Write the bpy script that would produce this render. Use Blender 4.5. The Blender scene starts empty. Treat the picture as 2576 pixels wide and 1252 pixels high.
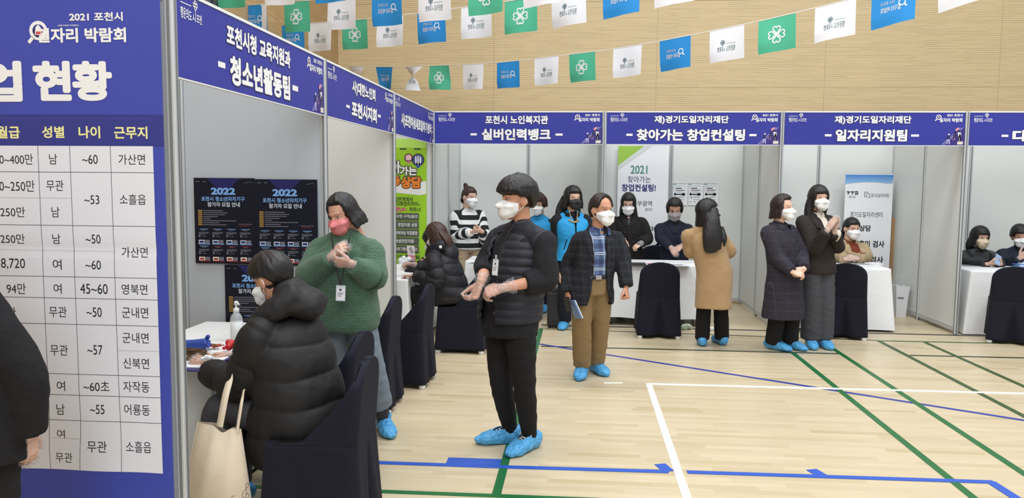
import bpy, bmesh, math, random
import numpy as np
from mathutils import Vector, Matrix, noise
from mathutils.bvhtree import BVHTree
from mathutils.kdtree import KDTree
SC = bpy.context.scene
COL = SC.collection
RNG = random.Random(7)
# ------------------------------------------------------------------ camera model (metres; X right, Y into the hall, Z up)
PW, PH = 2576, 1252
CX, CY, CZ, YAW, PIT, ROL, FPX = 1.723, -9.2603, 1.6996, 0.0841, 0.0856, 0.0077, 1989.5
def _axes():
    c, s = math.cos(YAW), math.sin(YAW); cp, sp = math.cos(PIT), math.sin(PIT)
    fw = np.array([-s*cp, c*cp, -sp]); rt = np.array([c, s, 0.]); up = np.cross(rt, fw)
    cr, sr = math.cos(ROL), math.sin(ROL)
    return cr*rt+sr*up, -sr*rt+cr*up, fw
A_R, A_U, A_F = _axes(); A_C = np.array([CX, CY, CZ])
def ray(px, py): return A_F + A_R*(px-PW/2)/FPX - A_U*(py-PH/2)/FPX
def onz(px, py, z=0.): d = ray(px, py); return A_C + d*(z-CZ)/d[2]
def ony(px, py, y): d = ray(px, py); return A_C + d*(y-CY)/d[1]
def onx(px, py, x): d = ray(px, py); return A_C + d*(x-CX)/d[0]
def onpl(px, py, a, b):
    n = np.array([-(b[1]-a[1]), b[0]-a[0], 0.]); d = ray(px, py)
    return A_C + d*(np.dot(n, np.array([a[0], a[1], 0.])-A_C)/np.dot(n, d))
def setup_camera():
    cam = bpy.data.cameras.new('camera'); o = bpy.data.objects.new('camera', cam); COL.objects.link(o)
    m = Matrix(((A_R[0], A_U[0], -A_F[0], CX), (A_R[1], A_U[1], -A_F[1], CY), (A_R[2], A_U[2], -A_F[2], CZ), (0, 0, 0, 1)))
    o.matrix_world = m
    cam.sensor_width = 36.; cam.lens = FPX/PW*36.; cam.sensor_fit = 'HORIZONTAL'; cam.clip_end = 100; cam.clip_start = .05
    SC.camera = o
# ------------------------------------------------------------------ colour and materials
def lin(c):
    return tuple(((x/255.)/12.92 if x/255. <= .04045 else ((x/255.+.055)/1.055)**2.4) for x in c)
MATS = {}
def newmat(name):
    m = bpy.data.materials.new(name); m.use_nodes = True
    nt = m.node_tree; b = nt.nodes['Principled BSDF']
    return m, nt, b
def N(nt, t, **kw):
    n = nt.nodes.new(t)
    for k, v in kw.items():
        if k.startswith('i_'): n.inputs[k[2:].replace('_', ' ')].default_value = v
        else: setattr(n, k, v)
    return n
def L(nt, a, b): nt.links.new(a, b)
def math_(nt, op, a, b=None, c=None):
    n = nt.nodes.new('ShaderNodeMath'); n.operation = op
    for i, v in enumerate((a, b, c)):
        if v is None: continue
        if isinstance(v, (int, float)): n.inputs[i].default_value = v
        else: nt.links.new(v, n.inputs[i])
    return n.outputs[0]
def mixc(nt, fac, a, b, mode='MIX'):
    n = nt.nodes.new('ShaderNodeMix'); n.data_type = 'RGBA'; n.blend_type = mode
    for i, v in ((0, fac), (6, a), (7, b)):
        if isinstance(v, (int, float)): n.inputs[i].default_value = v
        elif isinstance(v, tuple): n.inputs[i].default_value = (*v[:3], 1)
        else: nt.links.new(v, n.inputs[i])
    return n.outputs[2]
def bump(nt, b, h, strength=.3, dist=.01):
    n = nt.nodes.new('ShaderNodeBump'); n.inputs['Strength'].default_value = strength; n.inputs['Distance'].default_value = dist
    nt.links.new(h, n.inputs['Height']); nt.links.new(n.outputs[0], b.inputs['Normal'])
def mat(name, col, rough=.6, metal=0., noise_amt=.0, nscale=30., bmp=0., spec=.5, coat=0., sheen=0., emit=0.):
    """plain surface with an optional mottling and a fine bump"""
    if name in MATS: return MATS[name]
    m, nt, b = newmat(name)
    c = lin(col)
    b.inputs['Base Color'].default_value = (*c, 1); b.inputs['Roughness'].default_value = rough
    b.inputs['Metallic'].default_value = metal; b.inputs['Specular IOR Level'].default_value = spec
    b.inputs['Coat Weight'].default_value = coat
    if sheen: b.inputs['Sheen Weight'].default_value = sheen
    if noise_amt or bmp:
        tc = N(nt, 'ShaderNodeTexCoord'); nz = N(nt, 'ShaderNodeTexNoise', i_Scale=nscale, i_Detail=3.)
        L(nt, tc.outputs['Object'], nz.inputs['Vector'])
        if noise_amt:
            f = math_(nt, 'MULTIPLY_ADD', nz.outputs['Fac'], 2*noise_amt, 1-noise_amt)
            cm = N(nt, 'ShaderNodeVectorMath', operation='SCALE'); cm.inputs[0].default_value = c
            L(nt, f, cm.inputs['Scale']); L(nt, cm.outputs[0], b.inputs['Base Color'])
        if bmp: bump(nt, b, nz.outputs['Fac'], bmp, .01)
    MATS[name] = m
    return m
def fabric(name, col, weave=700., bmp=.25, rough=.9, amt=.12, fold=18., foldb=.5, sheen=.0):
    """cloth: large soft folds and a fine weave"""
    if name in MATS: return MATS[name]
    m, nt, b = newmat(name); c = lin(col)
    tc = N(nt, 'ShaderNodeTexCoord')
    n1 = N(nt, 'ShaderNodeTexNoise', i_Scale=fold, i_Detail=4., i_Roughness=.55, i_Distortion=.6); L(nt, tc.outputs['Object'], n1.inputs['Vector'])
    n2 = N(nt, 'ShaderNodeTexNoise', i_Scale=weave, i_Detail=1.); L(nt, tc.outputs['Object'], n2.inputs['Vector'])
    f = math_(nt, 'MULTIPLY_ADD', n1.outputs['Fac'], 2*amt, 1-amt)
    cm = N(nt, 'ShaderNodeVectorMath', operation='SCALE'); cm.inputs[0].default_value = c
    L(nt, f, cm.inputs['Scale']); L(nt, cm.outputs[0], b.inputs['Base Color'])
    h = math_(nt, 'ADD', math_(nt, 'MULTIPLY', n1.outputs['Fac'], foldb), math_(nt, 'MULTIPLY', n2.outputs['Fac'], .06))
    bump(nt, b, h, min(bmp*3, 1.), .02)
    b.inputs['Roughness'].default_value = rough; b.inputs['Specular IOR Level'].default_value = .3
    if sheen: b.inputs['Sheen Weight'].default_value = sheen
    MATS[name] = m
    return m
# ------------------------------------------------------------------ objects
def tag(o, label=None, cat=None, group=None, kind=None):
    if label: o['label'] = label
    if cat: o['category'] = cat
    if group: o['group'] = group
    if kind: o['kind'] = kind
    return o
def empty(name, loc, label=None, cat=None, group=None, kind=None):
    o = bpy.data.objects.new(name, None); COL.objects.link(o); o.location = tuple(float(x) for x in loc); o.empty_display_size = .1
    return tag(o, label, cat, group, kind)
def root_of(o):
    while o.parent: o = o.parent
    return o
def mesh_obj(name, V, F, mats, parent=None, fm=None, smooth=True, uv=None, attrs=None, origin=None):
    V = np.asarray(V, float)
    if parent is not None: V = V - np.array(root_of(parent).location)
    elif origin is not None: V = V - np.array(origin, float)
    me = bpy.data.meshes.new(name); me.from_pydata(V.tolist(), [], [tuple(int(i) for i in f) for f in F])
    if not isinstance(mats, (list, tuple)): mats = [mats]
    for m in mats: me.materials.append(m)
    if fm is not None: me.polygons.foreach_set('material_index', np.asarray(fm, np.int32))
    if smooth is True: me.polygons.foreach_set('use_smooth', np.ones(len(me.polygons), bool))
    elif smooth is not False: me.polygons.foreach_set('use_smooth', np.asarray(smooth, bool))
    if attrs:
        for k, a in attrs.items():
            at = me.attributes.new(k, 'FLOAT', 'POINT'); at.data.foreach_set('value', np.asarray(a, np.float32))
    me.validate(); me.update()
    o = bpy.data.objects.new(name, me); COL.objects.link(o)
    if parent is not None: o.parent = parent
    elif origin is not None: o.location = tuple(float(x) for x in origin)
    return o
def copy_tree(o, parent=None):
    c = o.copy(); COL.objects.link(c)
    if parent is not None: c.parent = parent
    for ch in list(o.children): copy_tree(ch, c)
    return c
class MB:
    """collects shapes into one mesh"""
    def __init__(s): s.V = []; s.F = []; s.M = []; s.S = []; s.n = 0
    def add(s, V, F, mi=0, smooth=True):
        V = np.asarray(V, float).reshape(-1, 3); s.V.append(V)
        for f in F: s.F.append(tuple(int(i)+s.n for i in f)); s.M.append(mi); s.S.append(smooth)
        s.n += len(V); return s
    def box(s, c, d, mi=0, rz=0., R=None, bev=.0):
        x, y, z = np.array(d, float)/2
        if bev <= 0:
            V = np.array([[sx*x, sy*y, sz*z] for sz in (-1, 1) for sy in (-1, 1) for sx in (-1, 1)])
            F = [(0, 2, 3, 1), (4, 5, 7, 6), (0, 1, 5, 4), (2, 6, 7, 3), (0, 4, 6, 2), (1, 3, 7, 5)]
        else:
            bm = bmesh.new(); bmesh.ops.create_cube(bm, size=1.)
            for v in bm.verts: v.co = Vector((v.co.x*2*x, v.co.y*2*y, v.co.z*2*z))
            bmesh.ops.bevel(bm, geom=bm.edges[:], offset=bev, segments=2, affect='EDGES', profile=.5)
            bm.verts.index_update(); V = np.array([v.co[:] for v in bm.verts]); F = [[v.index for v in f.verts] for f in bm.faces]; bm.free()
        if rz: R = Matrix.Rotation(rz, 3, 'Z')
        if R is not None: V = V @ np.array(R).T
        return s.add(V+np.array(c, float), F, mi, False)
    def tube(s, pts, r, n=8, mi=0, caps=True, closed=False):
        V, F = tube(pts, r, n, caps, closed); return s.add(V, F, mi)
    def lathe(s, prof, c=(0, 0, 0), n=24, mi=0, R=None):
        V = []; F = []
        for k, (rr, z) in enumerate(prof):
            for i in range(n):
                a = 2*math.pi*i/n; V.append((rr*math.cos(a), rr*math.sin(a), z))
        for k in range(len(prof)-1):
            for i in range(n):
                j = (i+1) % n; F.append((k*n+i, k*n+j, (k+1)*n+j, (k+1)*n+i))
        F.append(tuple(range(n-1, -1, -1))); F.append(tuple((len(prof)-1)*n+i for i in range(n)))
        V = np.array(V)
        if R is not None: V = V @ np.array(R).T
        return s.add(V+np.array(c, float), F, mi)
    def sphere(s, c, r, n=12, mi=0, R=None):
        V, F = ellipsoid((0, 0, 0), r if hasattr(r, '__len__') else (r, r, r), n)
        if R is not None: V = V @ np.array(R).T
        return s.add(V+np.array(c, float), F, mi)
    def poly(s, pts, mi=0):
        s.add(pts, [tuple(range(len(pts)))], mi, False); return s
    def xform(s, M):
        M = np.array(M); s.V = [v @ M[:3, :3].T + M[:3, 3] for v in s.V]; return s
    def arr(s): return (np.concatenate(s.V) if s.V else np.zeros((0, 3))), s.F
    def build(s, name, mats, parent=None, smooth=None, origin=None, attrs=None):
        V, F = s.arr()
        return mesh_obj(name, V, F, mats, parent, s.M, s.S if smooth is None else smooth, origin=origin, attrs=attrs)
def ellipsoid(c, r, n=16, R=None):
    V = [(0, 0, -1)]; m = max(4, n//2)
    for k in range(1, m):
        t = -math.pi/2+math.pi*k/m
        for i in range(n):
            a = 2*math.pi*i/n; V.append((math.cos(t)*math.cos(a), math.cos(t)*math.sin(a), math.sin(t)))
    V.append((0, 0, 1)); F = []
    for i in range(n): F.append((0, 1+(i+1) % n, 1+i))
    for k in range(m-2):
        for i in range(n):
            j = (i+1) % n; F.append((1+k*n+i, 1+k*n+j, 1+(k+1)*n+j, 1+(k+1)*n+i))
    e = len(V)-1; o = 1+(m-2)*n
    for i in range(n): F.append((o+i, o+(i+1) % n, e))
    V = np.array(V)*np.array(r, float)
    if R is not None: V = V @ np.array(R).T
    return V+np.array(c, float), F
def catmull(P, per):
    P = np.asarray(P, float)
    if len(P) < 3:
        t = np.linspace(0, 1, per+1)[:, None]; return P[0]*(1-t)+P[-1]*t
    Q = np.vstack([2*P[0]-P[1], P, 2*P[-1]-P[-2]]); out = []
    for i in range(1, len(Q)-2):
        for k in range(per):
            t = k/per; a, b, c, d = Q[i-1], Q[i], Q[i+1], Q[i+2]
            out.append(.5*((2*b)+(-a+c)*t+(2*a-5*b+4*c-d)*t*t+(-a+3*b-3*c+d)*t**3))
    out.append(P[-1]); return np.array(out)
def tube(pts, r, n=8, caps=True, closed=False):
    P = np.asarray(pts, float); K = len(P)
    rr = np.full(K, r) if np.isscalar(r) else np.interp(np.linspace(0, 1, K), np.linspace(0, 1, len(r)), r)
    T = np.gradient(P, axis=0) if not closed else np.roll(P, -1, 0)-np.roll(P, 1, 0)
    T /= np.linalg.norm(T, axis=1)[:, None]+1e-12
    ref = np.array([0, 0, 1.]) if abs(T[0][2]) < .9 else np.array([1., 0, 0])
    V = []; u = None
    for k in range(K):
        if u is None: u = np.cross(T[k], ref)
        u = u-T[k]*np.dot(u, T[k]); u /= np.linalg.norm(u)+1e-12; v = np.cross(T[k], u)
        for i in range(n):
            a = 2*math.pi*i/n; V.append(P[k]+rr[k]*(math.cos(a)*u+math.sin(a)*v))
    F = []
    for k in range(K if closed else K-1):
        q = (k+1) % K
        for i in range(n):
            j = (i+1) % n; F.append((k*n+i, k*n+j, q*n+j, q*n+i))
    if caps and not closed: F.append(tuple(range(n-1, -1, -1))); F.append(tuple((K-1)*n+i for i in range(n)))
    return np.array(V), F
def loft(P, A, B, U, n=28, per=6, expo=2., round0=0., round1=0.):
    """sections with half-axes A (along U) and B, swept along P; returns V, F and the length along the sweep per vertex"""
    P = np.asarray(P, float); K = len(P); U = np.asarray(U, float)
    if U.ndim == 1: U = np.tile(U, (K, 1))
    D = np.hstack([P, np.asarray(A, float)[:, None], np.asarray(B, float)[:, None], U])
    D = catmull(D, per)
    # rounded ends
    def endcap(D, r):
        d = D[0, :3]-D[1, :3]; d /= np.linalg.norm(d)+1e-12; out = []
        for k in range(1, 5):
            t = k/4*math.pi/2; q = D[0].copy(); q[:3] = D[0, :3]+d*r*math.sin(t); q[3] *= max(math.cos(t), .08); q[4] *= max(math.cos(t), .08); out.append(q)
        return np.array(out[::-1])
    if round0: D = np.vstack([endcap(D, round0), D])
    if round1: D = np.vstack([D, endcap(D[::-1], round1)[::-1]])
    Q = D[:, :3]; T = np.gradient(Q, axis=0); T /= np.linalg.norm(T, axis=1)[:, None]+1e-12
    s = np.concatenate([[0], np.cumsum(np.linalg.norm(np.diff(Q, axis=0), axis=1))])
    V = []; S = []; a = np.arange(n)*2*math.pi/n
    ca, sa = np.cos(a), np.sin(a); e = 2./expo
    ca = np.sign(ca)*np.abs(ca)**e; sa = np.sign(sa)*np.abs(sa)**e
    for k in range(len(D)):
        u = D[k, 5:8]; u = u-T[k]*np.dot(u, T[k]); u /= np.linalg.norm(u)+1e-12; v = np.cross(T[k], u)
        V.append(Q[k]+np.outer(ca*D[k, 3], u)+np.outer(sa*D[k, 4], v)); S += [s[k]]*n
    F = []
    for k in range(len(D)-1):
        for i in range(n):
            j = (i+1) % n; F.append((k*n+i, k*n+j, (k+1)*n+j, (k+1)*n+i))
    F.append(tuple(range(n-1, -1, -1))); F.append(tuple((len(D)-1)*n+i for i in range(n)))
    return np.concatenate(V), F, np.array(S)
def fuse(parts, voxel=.008, smooth=4):
    """joins overlapping closed shapes into one continuous skin"""
    V = []; F = []; n = 0
    for p in parts:
        V.append(p[0]); F += [tuple(i+n for i in f) for f in p[1]]; n += len(p[0])
    V = np.concatenate(V); c = V.mean(0)
    me = bpy.data.meshes.new('t'); me.from_pydata((V-c).tolist(), [], F)
    o = bpy.data.objects.new('t', me); COL.objects.link(o)
    r = o.modifiers.new('r', 'REMESH'); r.mode = 'VOXEL'; r.voxel_size = voxel; r.adaptivity = 0
    if smooth: sm = o.modifiers.new('s', 'SMOOTH'); sm.iterations = smooth; sm.factor = .5
    dg = bpy.context.evaluated_depsgraph_get(); m2 = bpy.data.meshes.new_from_object(o.evaluated_get(dg))
    W = np.empty(len(m2.vertices)*3); m2.vertices.foreach_get('co', W); W = W.reshape(-1, 3)+c
    G = [tuple(p.vertices) for p in m2.polygons]
    bpy.data.objects.remove(o); bpy.data.meshes.remove(me); bpy.data.meshes.remove(m2)
    return W, G
def vnormals(V, F):
    Nn = np.zeros_like(V)
    for k in (3, 4):
        G = np.array([f for f in F if len(f) == k], int)
        if len(G) == 0: continue
        nn = np.cross(V[G[:, 1]]-V[G[:, 0]], V[G[:, 2]]-V[G[:, 0]]) if k == 3 else np.cross(V[G[:, 2]]-V[G[:, 0]], V[G[:, 3]]-V[G[:, 1]])
        for j in range(k): np.add.at(Nn, G[:, j], nn)
    return Nn/(np.linalg.norm(Nn, axis=1)[:, None]+1e-12)
def vnoise(V, freq, seed=0.):
    f = np.array(freq if hasattr(freq, '__len__') else (freq,)*3); out = np.empty(len(V))
    Q = V*f+seed*17.3
    for i, q in enumerate(Q): out[i] = noise.noise(q)
    return out
def cut(V, F, mask, iters=12, inward=.006):
    """drops the faces whose centre satisfies mask, evens out the new rim and gives the cloth thickness"""
    C = np.array([V[list(f)].mean(0) for f in F]); keep = ~mask(C)
    F2 = [f for f, k in zip(F, keep) if k]
    used = np.unique(np.concatenate([np.array(f) for f in F2])); ix = -np.ones(len(V), int); ix[used] = np.arange(len(used))
    W = V[used].copy(); F2 = [tuple(ix[list(f)]) for f in F2]
    cnt = {}
    for f in F2:
        for a, b in zip(f, f[1:]+f[:1]):
            k = (min(a, b), max(a, b)); cnt[k] = cnt.get(k, 0)+1
    nb = {}
    for (a, b), c in cnt.items():
        if c == 1: nb.setdefault(a, []).append(b); nb.setdefault(b, []).append(a)
    ids = [i for i in nb if len(nb[i]) == 2]
    for _ in range(iters):
        P = W.copy()
        for i in ids: W[i] = .5*P[i]+.25*(P[nb[i][0]]+P[nb[i][1]])
    if inward:
        nn = vnormals(W, F2); n = len(W); I = W-nn*inward
        F3 = F2+[tuple(n+i for i in reversed(f)) for f in F2]
        for f in F2:
            for a, b in zip(f, f[1:]+f[:1]):
                if cnt[(min(a, b), max(a, b))] == 1: F3.append((b, a, a+n, b+n))
        return np.vstack([W, I]), F3, np.concatenate([used, used])
    return W, F2, used
# ------------------------------------------------------------------ lettering
_TXT = {}
TEXTS = """행운의|도|ㅅ|포천|2021 포천시|일자리 박람회|포천시청 교육지원과|청소년활동팀|사)대한노인회|포천시지회|사)포천여성새로일하기센터|포천시 노인복지관|실버인력뱅크|재)경기도일자리재단|찾아가는 창업컨설팅|일자리지원팀|대|업|현|황|JOB FAIR KOREA|월급|성별|나이|근무지|0~400만|남|~60|가산면|0~250만|무관|~53|소흘읍|250만|~50|8,720|여|94만|45~60|영북면|군내면|~57|신북면|~60초|자작동|~55|어룡동|120만|180만|2022|포천시 청소년자치기구|참가자 모집 안내|찾아|가는|이동|상담|취업연계에서|사후관리까지~|파트너|지역 특색일|성장UP~|(구인·구직)알선|창업지원 상담|경력여성 직업훈련|여성인턴지원|프로그램(집단상담)|2021|찾아가는|창업컨설팅!|북부광역|센터가|니다!|도민|경기도|경기도일자리재단|경기도일자리센터|취업상담|직업흥미 검사|인성 검사""".split('|')
def text_many(ss):
    """outlines of many strings from one text curve, one string a line"""
    cu = bpy.data.curves.new('t', 'FONT'); cu.body = '\n'.join(ss); cu.size = 1.; cu.resolution_u = 5; cu.space_line = 3.
    o = bpy.data.objects.new('t', cu); COL.objects.link(o)
    dg = bpy.context.evaluated_depsgraph_get(); m = bpy.data.meshes.new_from_object(o.evaluated_get(dg))
    V = np.array([v.co[:2] for v in m.vertices]).reshape(-1, 2); sp = 3.
    by = [[] for _ in ss]
    for p in m.polygons:
        f = tuple(p.vertices); k = int(round(-(V[list(f), 1].mean()-.33)/sp)); by[min(max(k, 0), len(ss)-1)].append(f)
    for k, s in enumerate(ss):
        F = by[k]
        if not F: _TXT[s] = (np.zeros((0, 2)), []); continue
        u = np.unique(np.concatenate([np.array(f) for f in F])); ix = {int(q): i for i, q in enumerate(u)}
        _TXT[s] = (V[u], [tuple(ix[i] for i in f) for f in F])
    bpy.data.objects.remove(o); bpy.data.curves.remove(cu); bpy.data.meshes.remove(m)
def text_mesh(s):
    if not _TXT: text_many(TEXTS)
    if s not in _TXT: text_many([s])
    return _TXT[s]
class Board:
    """flat print: 2-D shapes in board coordinates (u right, v up, metres) laid on a plane; each layer sits .3 mm above the last"""
    def __init__(s, o, u, v, gap=.0015):
        s.o = np.array(o, float); s.u = np.array(u, float); s.v = np.array(v, float); s.n = np.cross(s.u, s.v); s.gap = gap; s.mb = MB(); s.mats = []
        s.map = None
    def mi(s, m):
        if m not in s.mats: s.mats.append(m)
        return s.mats.index(m)
    def put(s, P, F, m, layer=0):
        P = np.asarray(P, float)
        W = s.o+np.outer(P[:, 0], s.u)+np.outer(P[:, 1], s.v)+s.n*(s.gap+.0003*layer)
        if s.map is not None: W = W+np.outer(s.map(P), s.n)
        s.mb.add(W, F, s.mi(m), False)
    def text(s, t, box, m, bold=0., layer=1, mirror=False, keep=False, shear=0.):
        """lettering fitted to a box; bold is the stroke gain in em, laid on as shifted copies"""
        V, F = text_mesh(t)
        if len(V) == 0: return
        lo, hi = V.min(0)-bold, V.max(0)+bold; x0, y0, x1, y1 = box
        if mirror: F = [f[::-1] for f in F]
        nc = 20 if bold > .045 else 12 if bold > .02 else 6 if bold > 0 else 0
        for k in range(nc+1):
            d = np.zeros(2) if k == 0 else bold*np.array([math.cos(k*2*math.pi/nc), math.sin(k*2*math.pi/nc)])
            Q = (V+d-lo)/(hi-lo)
            if mirror: Q[:, 0] = 1-Q[:, 0]
            P = np.stack([x0+Q[:, 0]*(x1-x0)+shear*(Q[:, 1]-.5)*(y1-y0), y0+Q[:, 1]*(y1-y0)], 1)
            s.put(P, F, m, layer+k*.01)
    def rect(s, x0, y0, x1, y1, m, layer=0): s.put([(x0, y0), (x1, y0), (x1, y1), (x0, y1)], [(0, 1, 2, 3)], m, layer)
    def poly(s, P, m, layer=0): 
        P = list(P); a = sum(P[i][0]*P[(i+1) % len(P)][1]-P[(i+1) % len(P)][0]*P[i][1] for i in range(len(P)))
        if a < 0: P = P[::-1]
        s.put(P, [tuple(range(len(P)))], m, layer)
    def disc(s, c, r, m, layer=0, n=24, r2=None): s.poly([(c[0]+r*math.cos(2*math.pi*i/n), c[1]+(r2 or r)*math.sin(2*math.pi*i/n)) for i in range(n)], m, layer)
    def line(s, P, w, m, layer=0, closed=False):
        P = np.asarray(P, float); 
        if closed: P = np.vstack([P, P[:1]])
        T = np.gradient(P, axis=0); T /= np.linalg.norm(T, axis=1)[:, None]+1e-9; nn = np.stack([-T[:, 1], T[:, 0]], 1)
        A = P+nn*w/2; B = P-nn*w/2; V = np.vstack([A, B]); k = len(P)
        s.put(V, [(k+i, k+i+1, i+1, i) for i in range(k-1)], m, layer)
    def build(s, name, parent):
        return s.mb.build(name, s.mats, parent)
def ik(a, c, l1, l2, pole):
    a = np.asarray(a, float); c = np.asarray(c, float); d = c-a; D = np.linalg.norm(d)
    D2 = min(D, (l1+l2)*.999); u = d/(D+1e-9); x = (l1*l1-l2*l2+D2*D2)/(2*D2); h = math.sqrt(max(l1*l1-x*x, 0.))
    p = np.asarray(pole, float); p = p-u*np.dot(p, u); p /= np.linalg.norm(p)+1e-9
    return a+u*x+p*h
# ------------------------------------------------------------------ shared materials
M_WHITE = mat('panel_white', (214, 217, 213), .45, noise_amt=.015, nscale=3.)
M_ALU = mat('aluminium', (194, 197, 198), .38, metal=.35, spec=.5)
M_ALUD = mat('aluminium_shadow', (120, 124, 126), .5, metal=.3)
M_WHITESH = mat('panel_white_shaded', (180, 187, 193), .45, noise_amt=.015, nscale=3.)  # same white panel, with the nearest booth's shade put into its colour
M_FRAMEW = mat('frame_white', (226, 228, 226), .4)
M_BLUE = mat('sign_blue', (56, 61, 150), .5, noise_amt=.04, nscale=2., spec=.2)
M_INK = mat('ink_white', (236, 236, 234), .5)
M_INKD = mat('ink_navy', (34, 30, 92), .5)
M_BLK = mat('ink_black', (26, 26, 30), .5)
def floor_material():
    m, nt, b = newmat('maple_planks')
    tc = N(nt, 'ShaderNodeTexCoord'); sp = N(nt, 'ShaderNodeSeparateXYZ'); L(nt, tc.outputs['Object'], sp.inputs[0])
    X, Y = sp.outputs[0], sp.outputs[1]
    ry = math_(nt, 'DIVIDE', Y, .057); row = math_(nt, 'FLOOR', ry); fy = math_(nt, 'FRACT', ry)
    w1 = N(nt, 'ShaderNodeTexWhiteNoise', noise_dimensions='1D'); L(nt, row, w1.inputs['W'])
    rx = math_(nt, 'DIVIDE', math_(nt, 'ADD', X, math_(nt, 'MULTIPLY', w1.outputs['Value'], 9.)), math_(nt, 'MULTIPLY_ADD', w1.outputs['Value'], .35, .42))
    cell = math_(nt, 'FLOOR', rx); fx = math_(nt, 'FRACT', rx)
    cv = N(nt, 'ShaderNodeCombineXYZ'); L(nt, row, cv.inputs[0]); L(nt, cell, cv.inputs[1])
    w2 = N(nt, 'ShaderNodeTexWhiteNoise', noise_dimensions='2D'); L(nt, cv.outputs[0], w2.inputs['Vector'])
    rmp = N(nt, 'ShaderNodeValToRGB'); L(nt, w2.outputs['Value'], rmp.inputs[0])
    e = rmp.color_ramp.elements; e[0].position = 0.; e[0].color = (*lin((184, 167, 130)), 1); e[1].position = 1.; e[1].color = (*lin((203, 188, 157)), 1)
    for p, c in ((.06, (190, 174, 140)), (.25, (195, 179, 147)), (.8, (199, 184, 152))):
        q = e.new(p); q.color = (*lin(c), 1)
    # grain, stretched along the boards
    mp = N(nt, 'ShaderNodeMapping'); mp.inputs['Scale'].default_value = (2.2, 60., 1.); L(nt, tc.outputs['Object'], mp.inputs['Vector'])
    ad = N(nt, 'ShaderNodeVectorMath', operation='ADD'); L(nt, mp.outputs[0], ad.inputs[0]); L(nt, w2.outputs['Color'], ad.inputs[1])
    g = N(nt, 'ShaderNodeTexNoise', i_Scale=1., i_Detail=5., i_Roughness=.65, i_Distortion=.4); L(nt, ad.outputs[0], g.inputs['Vector'])
    c1 = mixc(nt, math_(nt, 'MULTIPLY', math_(nt, 'GREATER_THAN', g.outputs['Fac'], .62), .18), rmp.outputs['Color'], lin((150, 124, 84)))
    gg = math_(nt, 'MULTIPLY_ADD', g.outputs['Fac'], .28, .86)
    sc = N(nt, 'ShaderNodeVectorMath', operation='SCALE'); L(nt, c1, sc.inputs[0]); L(nt, gg, sc.inputs['Scale'])
    gap = math_(nt, 'MAXIMUM', math_(nt, 'LESS_THAN', fy, .03), math_(nt, 'LESS_THAN', fx, .004))
    c2 = mixc(nt, math_(nt, 'MULTIPLY', gap, .2), sc.outputs[0], lin((124, 100, 66)))
    L(nt, c2, b.inputs['Base Color'])
    r = math_(nt, 'MULTIPLY_ADD', g.outputs['Fac'], .12, .30); L(nt, r, b.inputs['Roughness'])
    b.inputs['Specular IOR Level'].default_value = .45
    bump(nt, b, math_(nt, 'SUBTRACT', math_(nt, 'MULTIPLY', g.outputs['Fac'], .1), gap), .12, .002)
    return m
def wall_material(name, base, dark):
    """timber acoustic panels: fine broken horizontal grooves, a dotted vertical perforation and wide panel joints"""
    m, nt, b = newmat(name)
    tc = N(nt, 'ShaderNodeTexCoord'); sp = N(nt, 'ShaderNodeSeparateXYZ'); L(nt, tc.outputs['Object'], sp.inputs[0])
    H = math_(nt, 'ADD', sp.outputs[0], sp.outputs[1]); Z = sp.outputs[2]
    def nzz(sx, sz, det=2.):
        c = N(nt, 'ShaderNodeCombineXYZ'); L(nt, math_(nt, 'MULTIPLY', H, sx), c.inputs[0]); L(nt, math_(nt, 'MULTIPLY', Z, sz), c.inputs[2])
        n = N(nt, 'ShaderNodeTexNoise', i_Scale=1., i_Detail=det); L(nt, c.outputs[0], n.inputs['Vector']); return n.outputs['Fac']
    streak = nzz(1.6, 70., 3.); blot = nzz(.5, .8)
    gro = math_(nt, 'LESS_THAN', math_(nt, 'FRACT', math_(nt, 'DIVIDE', Z, .032)), .22)
    dot = math_(nt, 'LESS_THAN', math_(nt, 'FRACT', math_(nt, 'DIVIDE', H, .032)), .3)
    f = math_(nt, 'MULTIPLY', gro, math_(nt, 'MULTIPLY_ADD', math_(nt, 'GREATER_THAN', streak, .5), .42, .10))
    f = math_(nt, 'ADD', f, math_(nt, 'MULTIPLY', dot, .07))
    jz = math_(nt, 'LESS_THAN', math_(nt, 'ABSOLUTE', math_(nt, 'SUBTRACT', math_(nt, 'FRACT', math_(nt, 'DIVIDE', math_(nt, 'SUBTRACT', Z, 3.19-1.35), 1.35)), .0)), .007)
    jx = math_(nt, 'LESS_THAN', math_(nt, 'FRACT', math_(nt, 'DIVIDE', math_(nt, 'SUBTRACT', H, JOINT_H), 2.6)), .003)
    f = math_(nt, 'ADD', f, math_(nt, 'MULTIPLY', math_(nt, 'MAXIMUM', jz, jx), .4))
    base2 = mixc(nt, blot, tuple(x*.92 for x in lin(base)), tuple(min(x*1.08, 1) for x in lin(base)))
    lite = mixc(nt, math_(nt, 'MULTIPLY', math_(nt, 'GREATER_THAN', streak, .56), .28), base2, lin((228, 208, 166)))
    L(nt, mixc(nt, f, lite, lin(dark)), b.inputs['Base Color'])
    b.inputs['Roughness'].default_value = .55
    bump(nt, b, math_(nt, 'SUBTRACT', 1., gro), .2, .004)
    return m
WALL_Y, WALL_X = 3.65, -2.25
JOINT_H = ony(1241, 250, WALL_Y)[0]+WALL_Y - 2.6*4
FLOOR = mesh_obj('floor', [(-9, -14, 0), (14, -14, 0), (14, WALL_Y, 0), (-9, WALL_Y, 0)], [(0, 1, 2, 3)], floor_material(), smooth=False)
tag(FLOOR, 'pale maple strip gymnasium floor with coloured court lines', 'floor', kind='structure')
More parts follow.
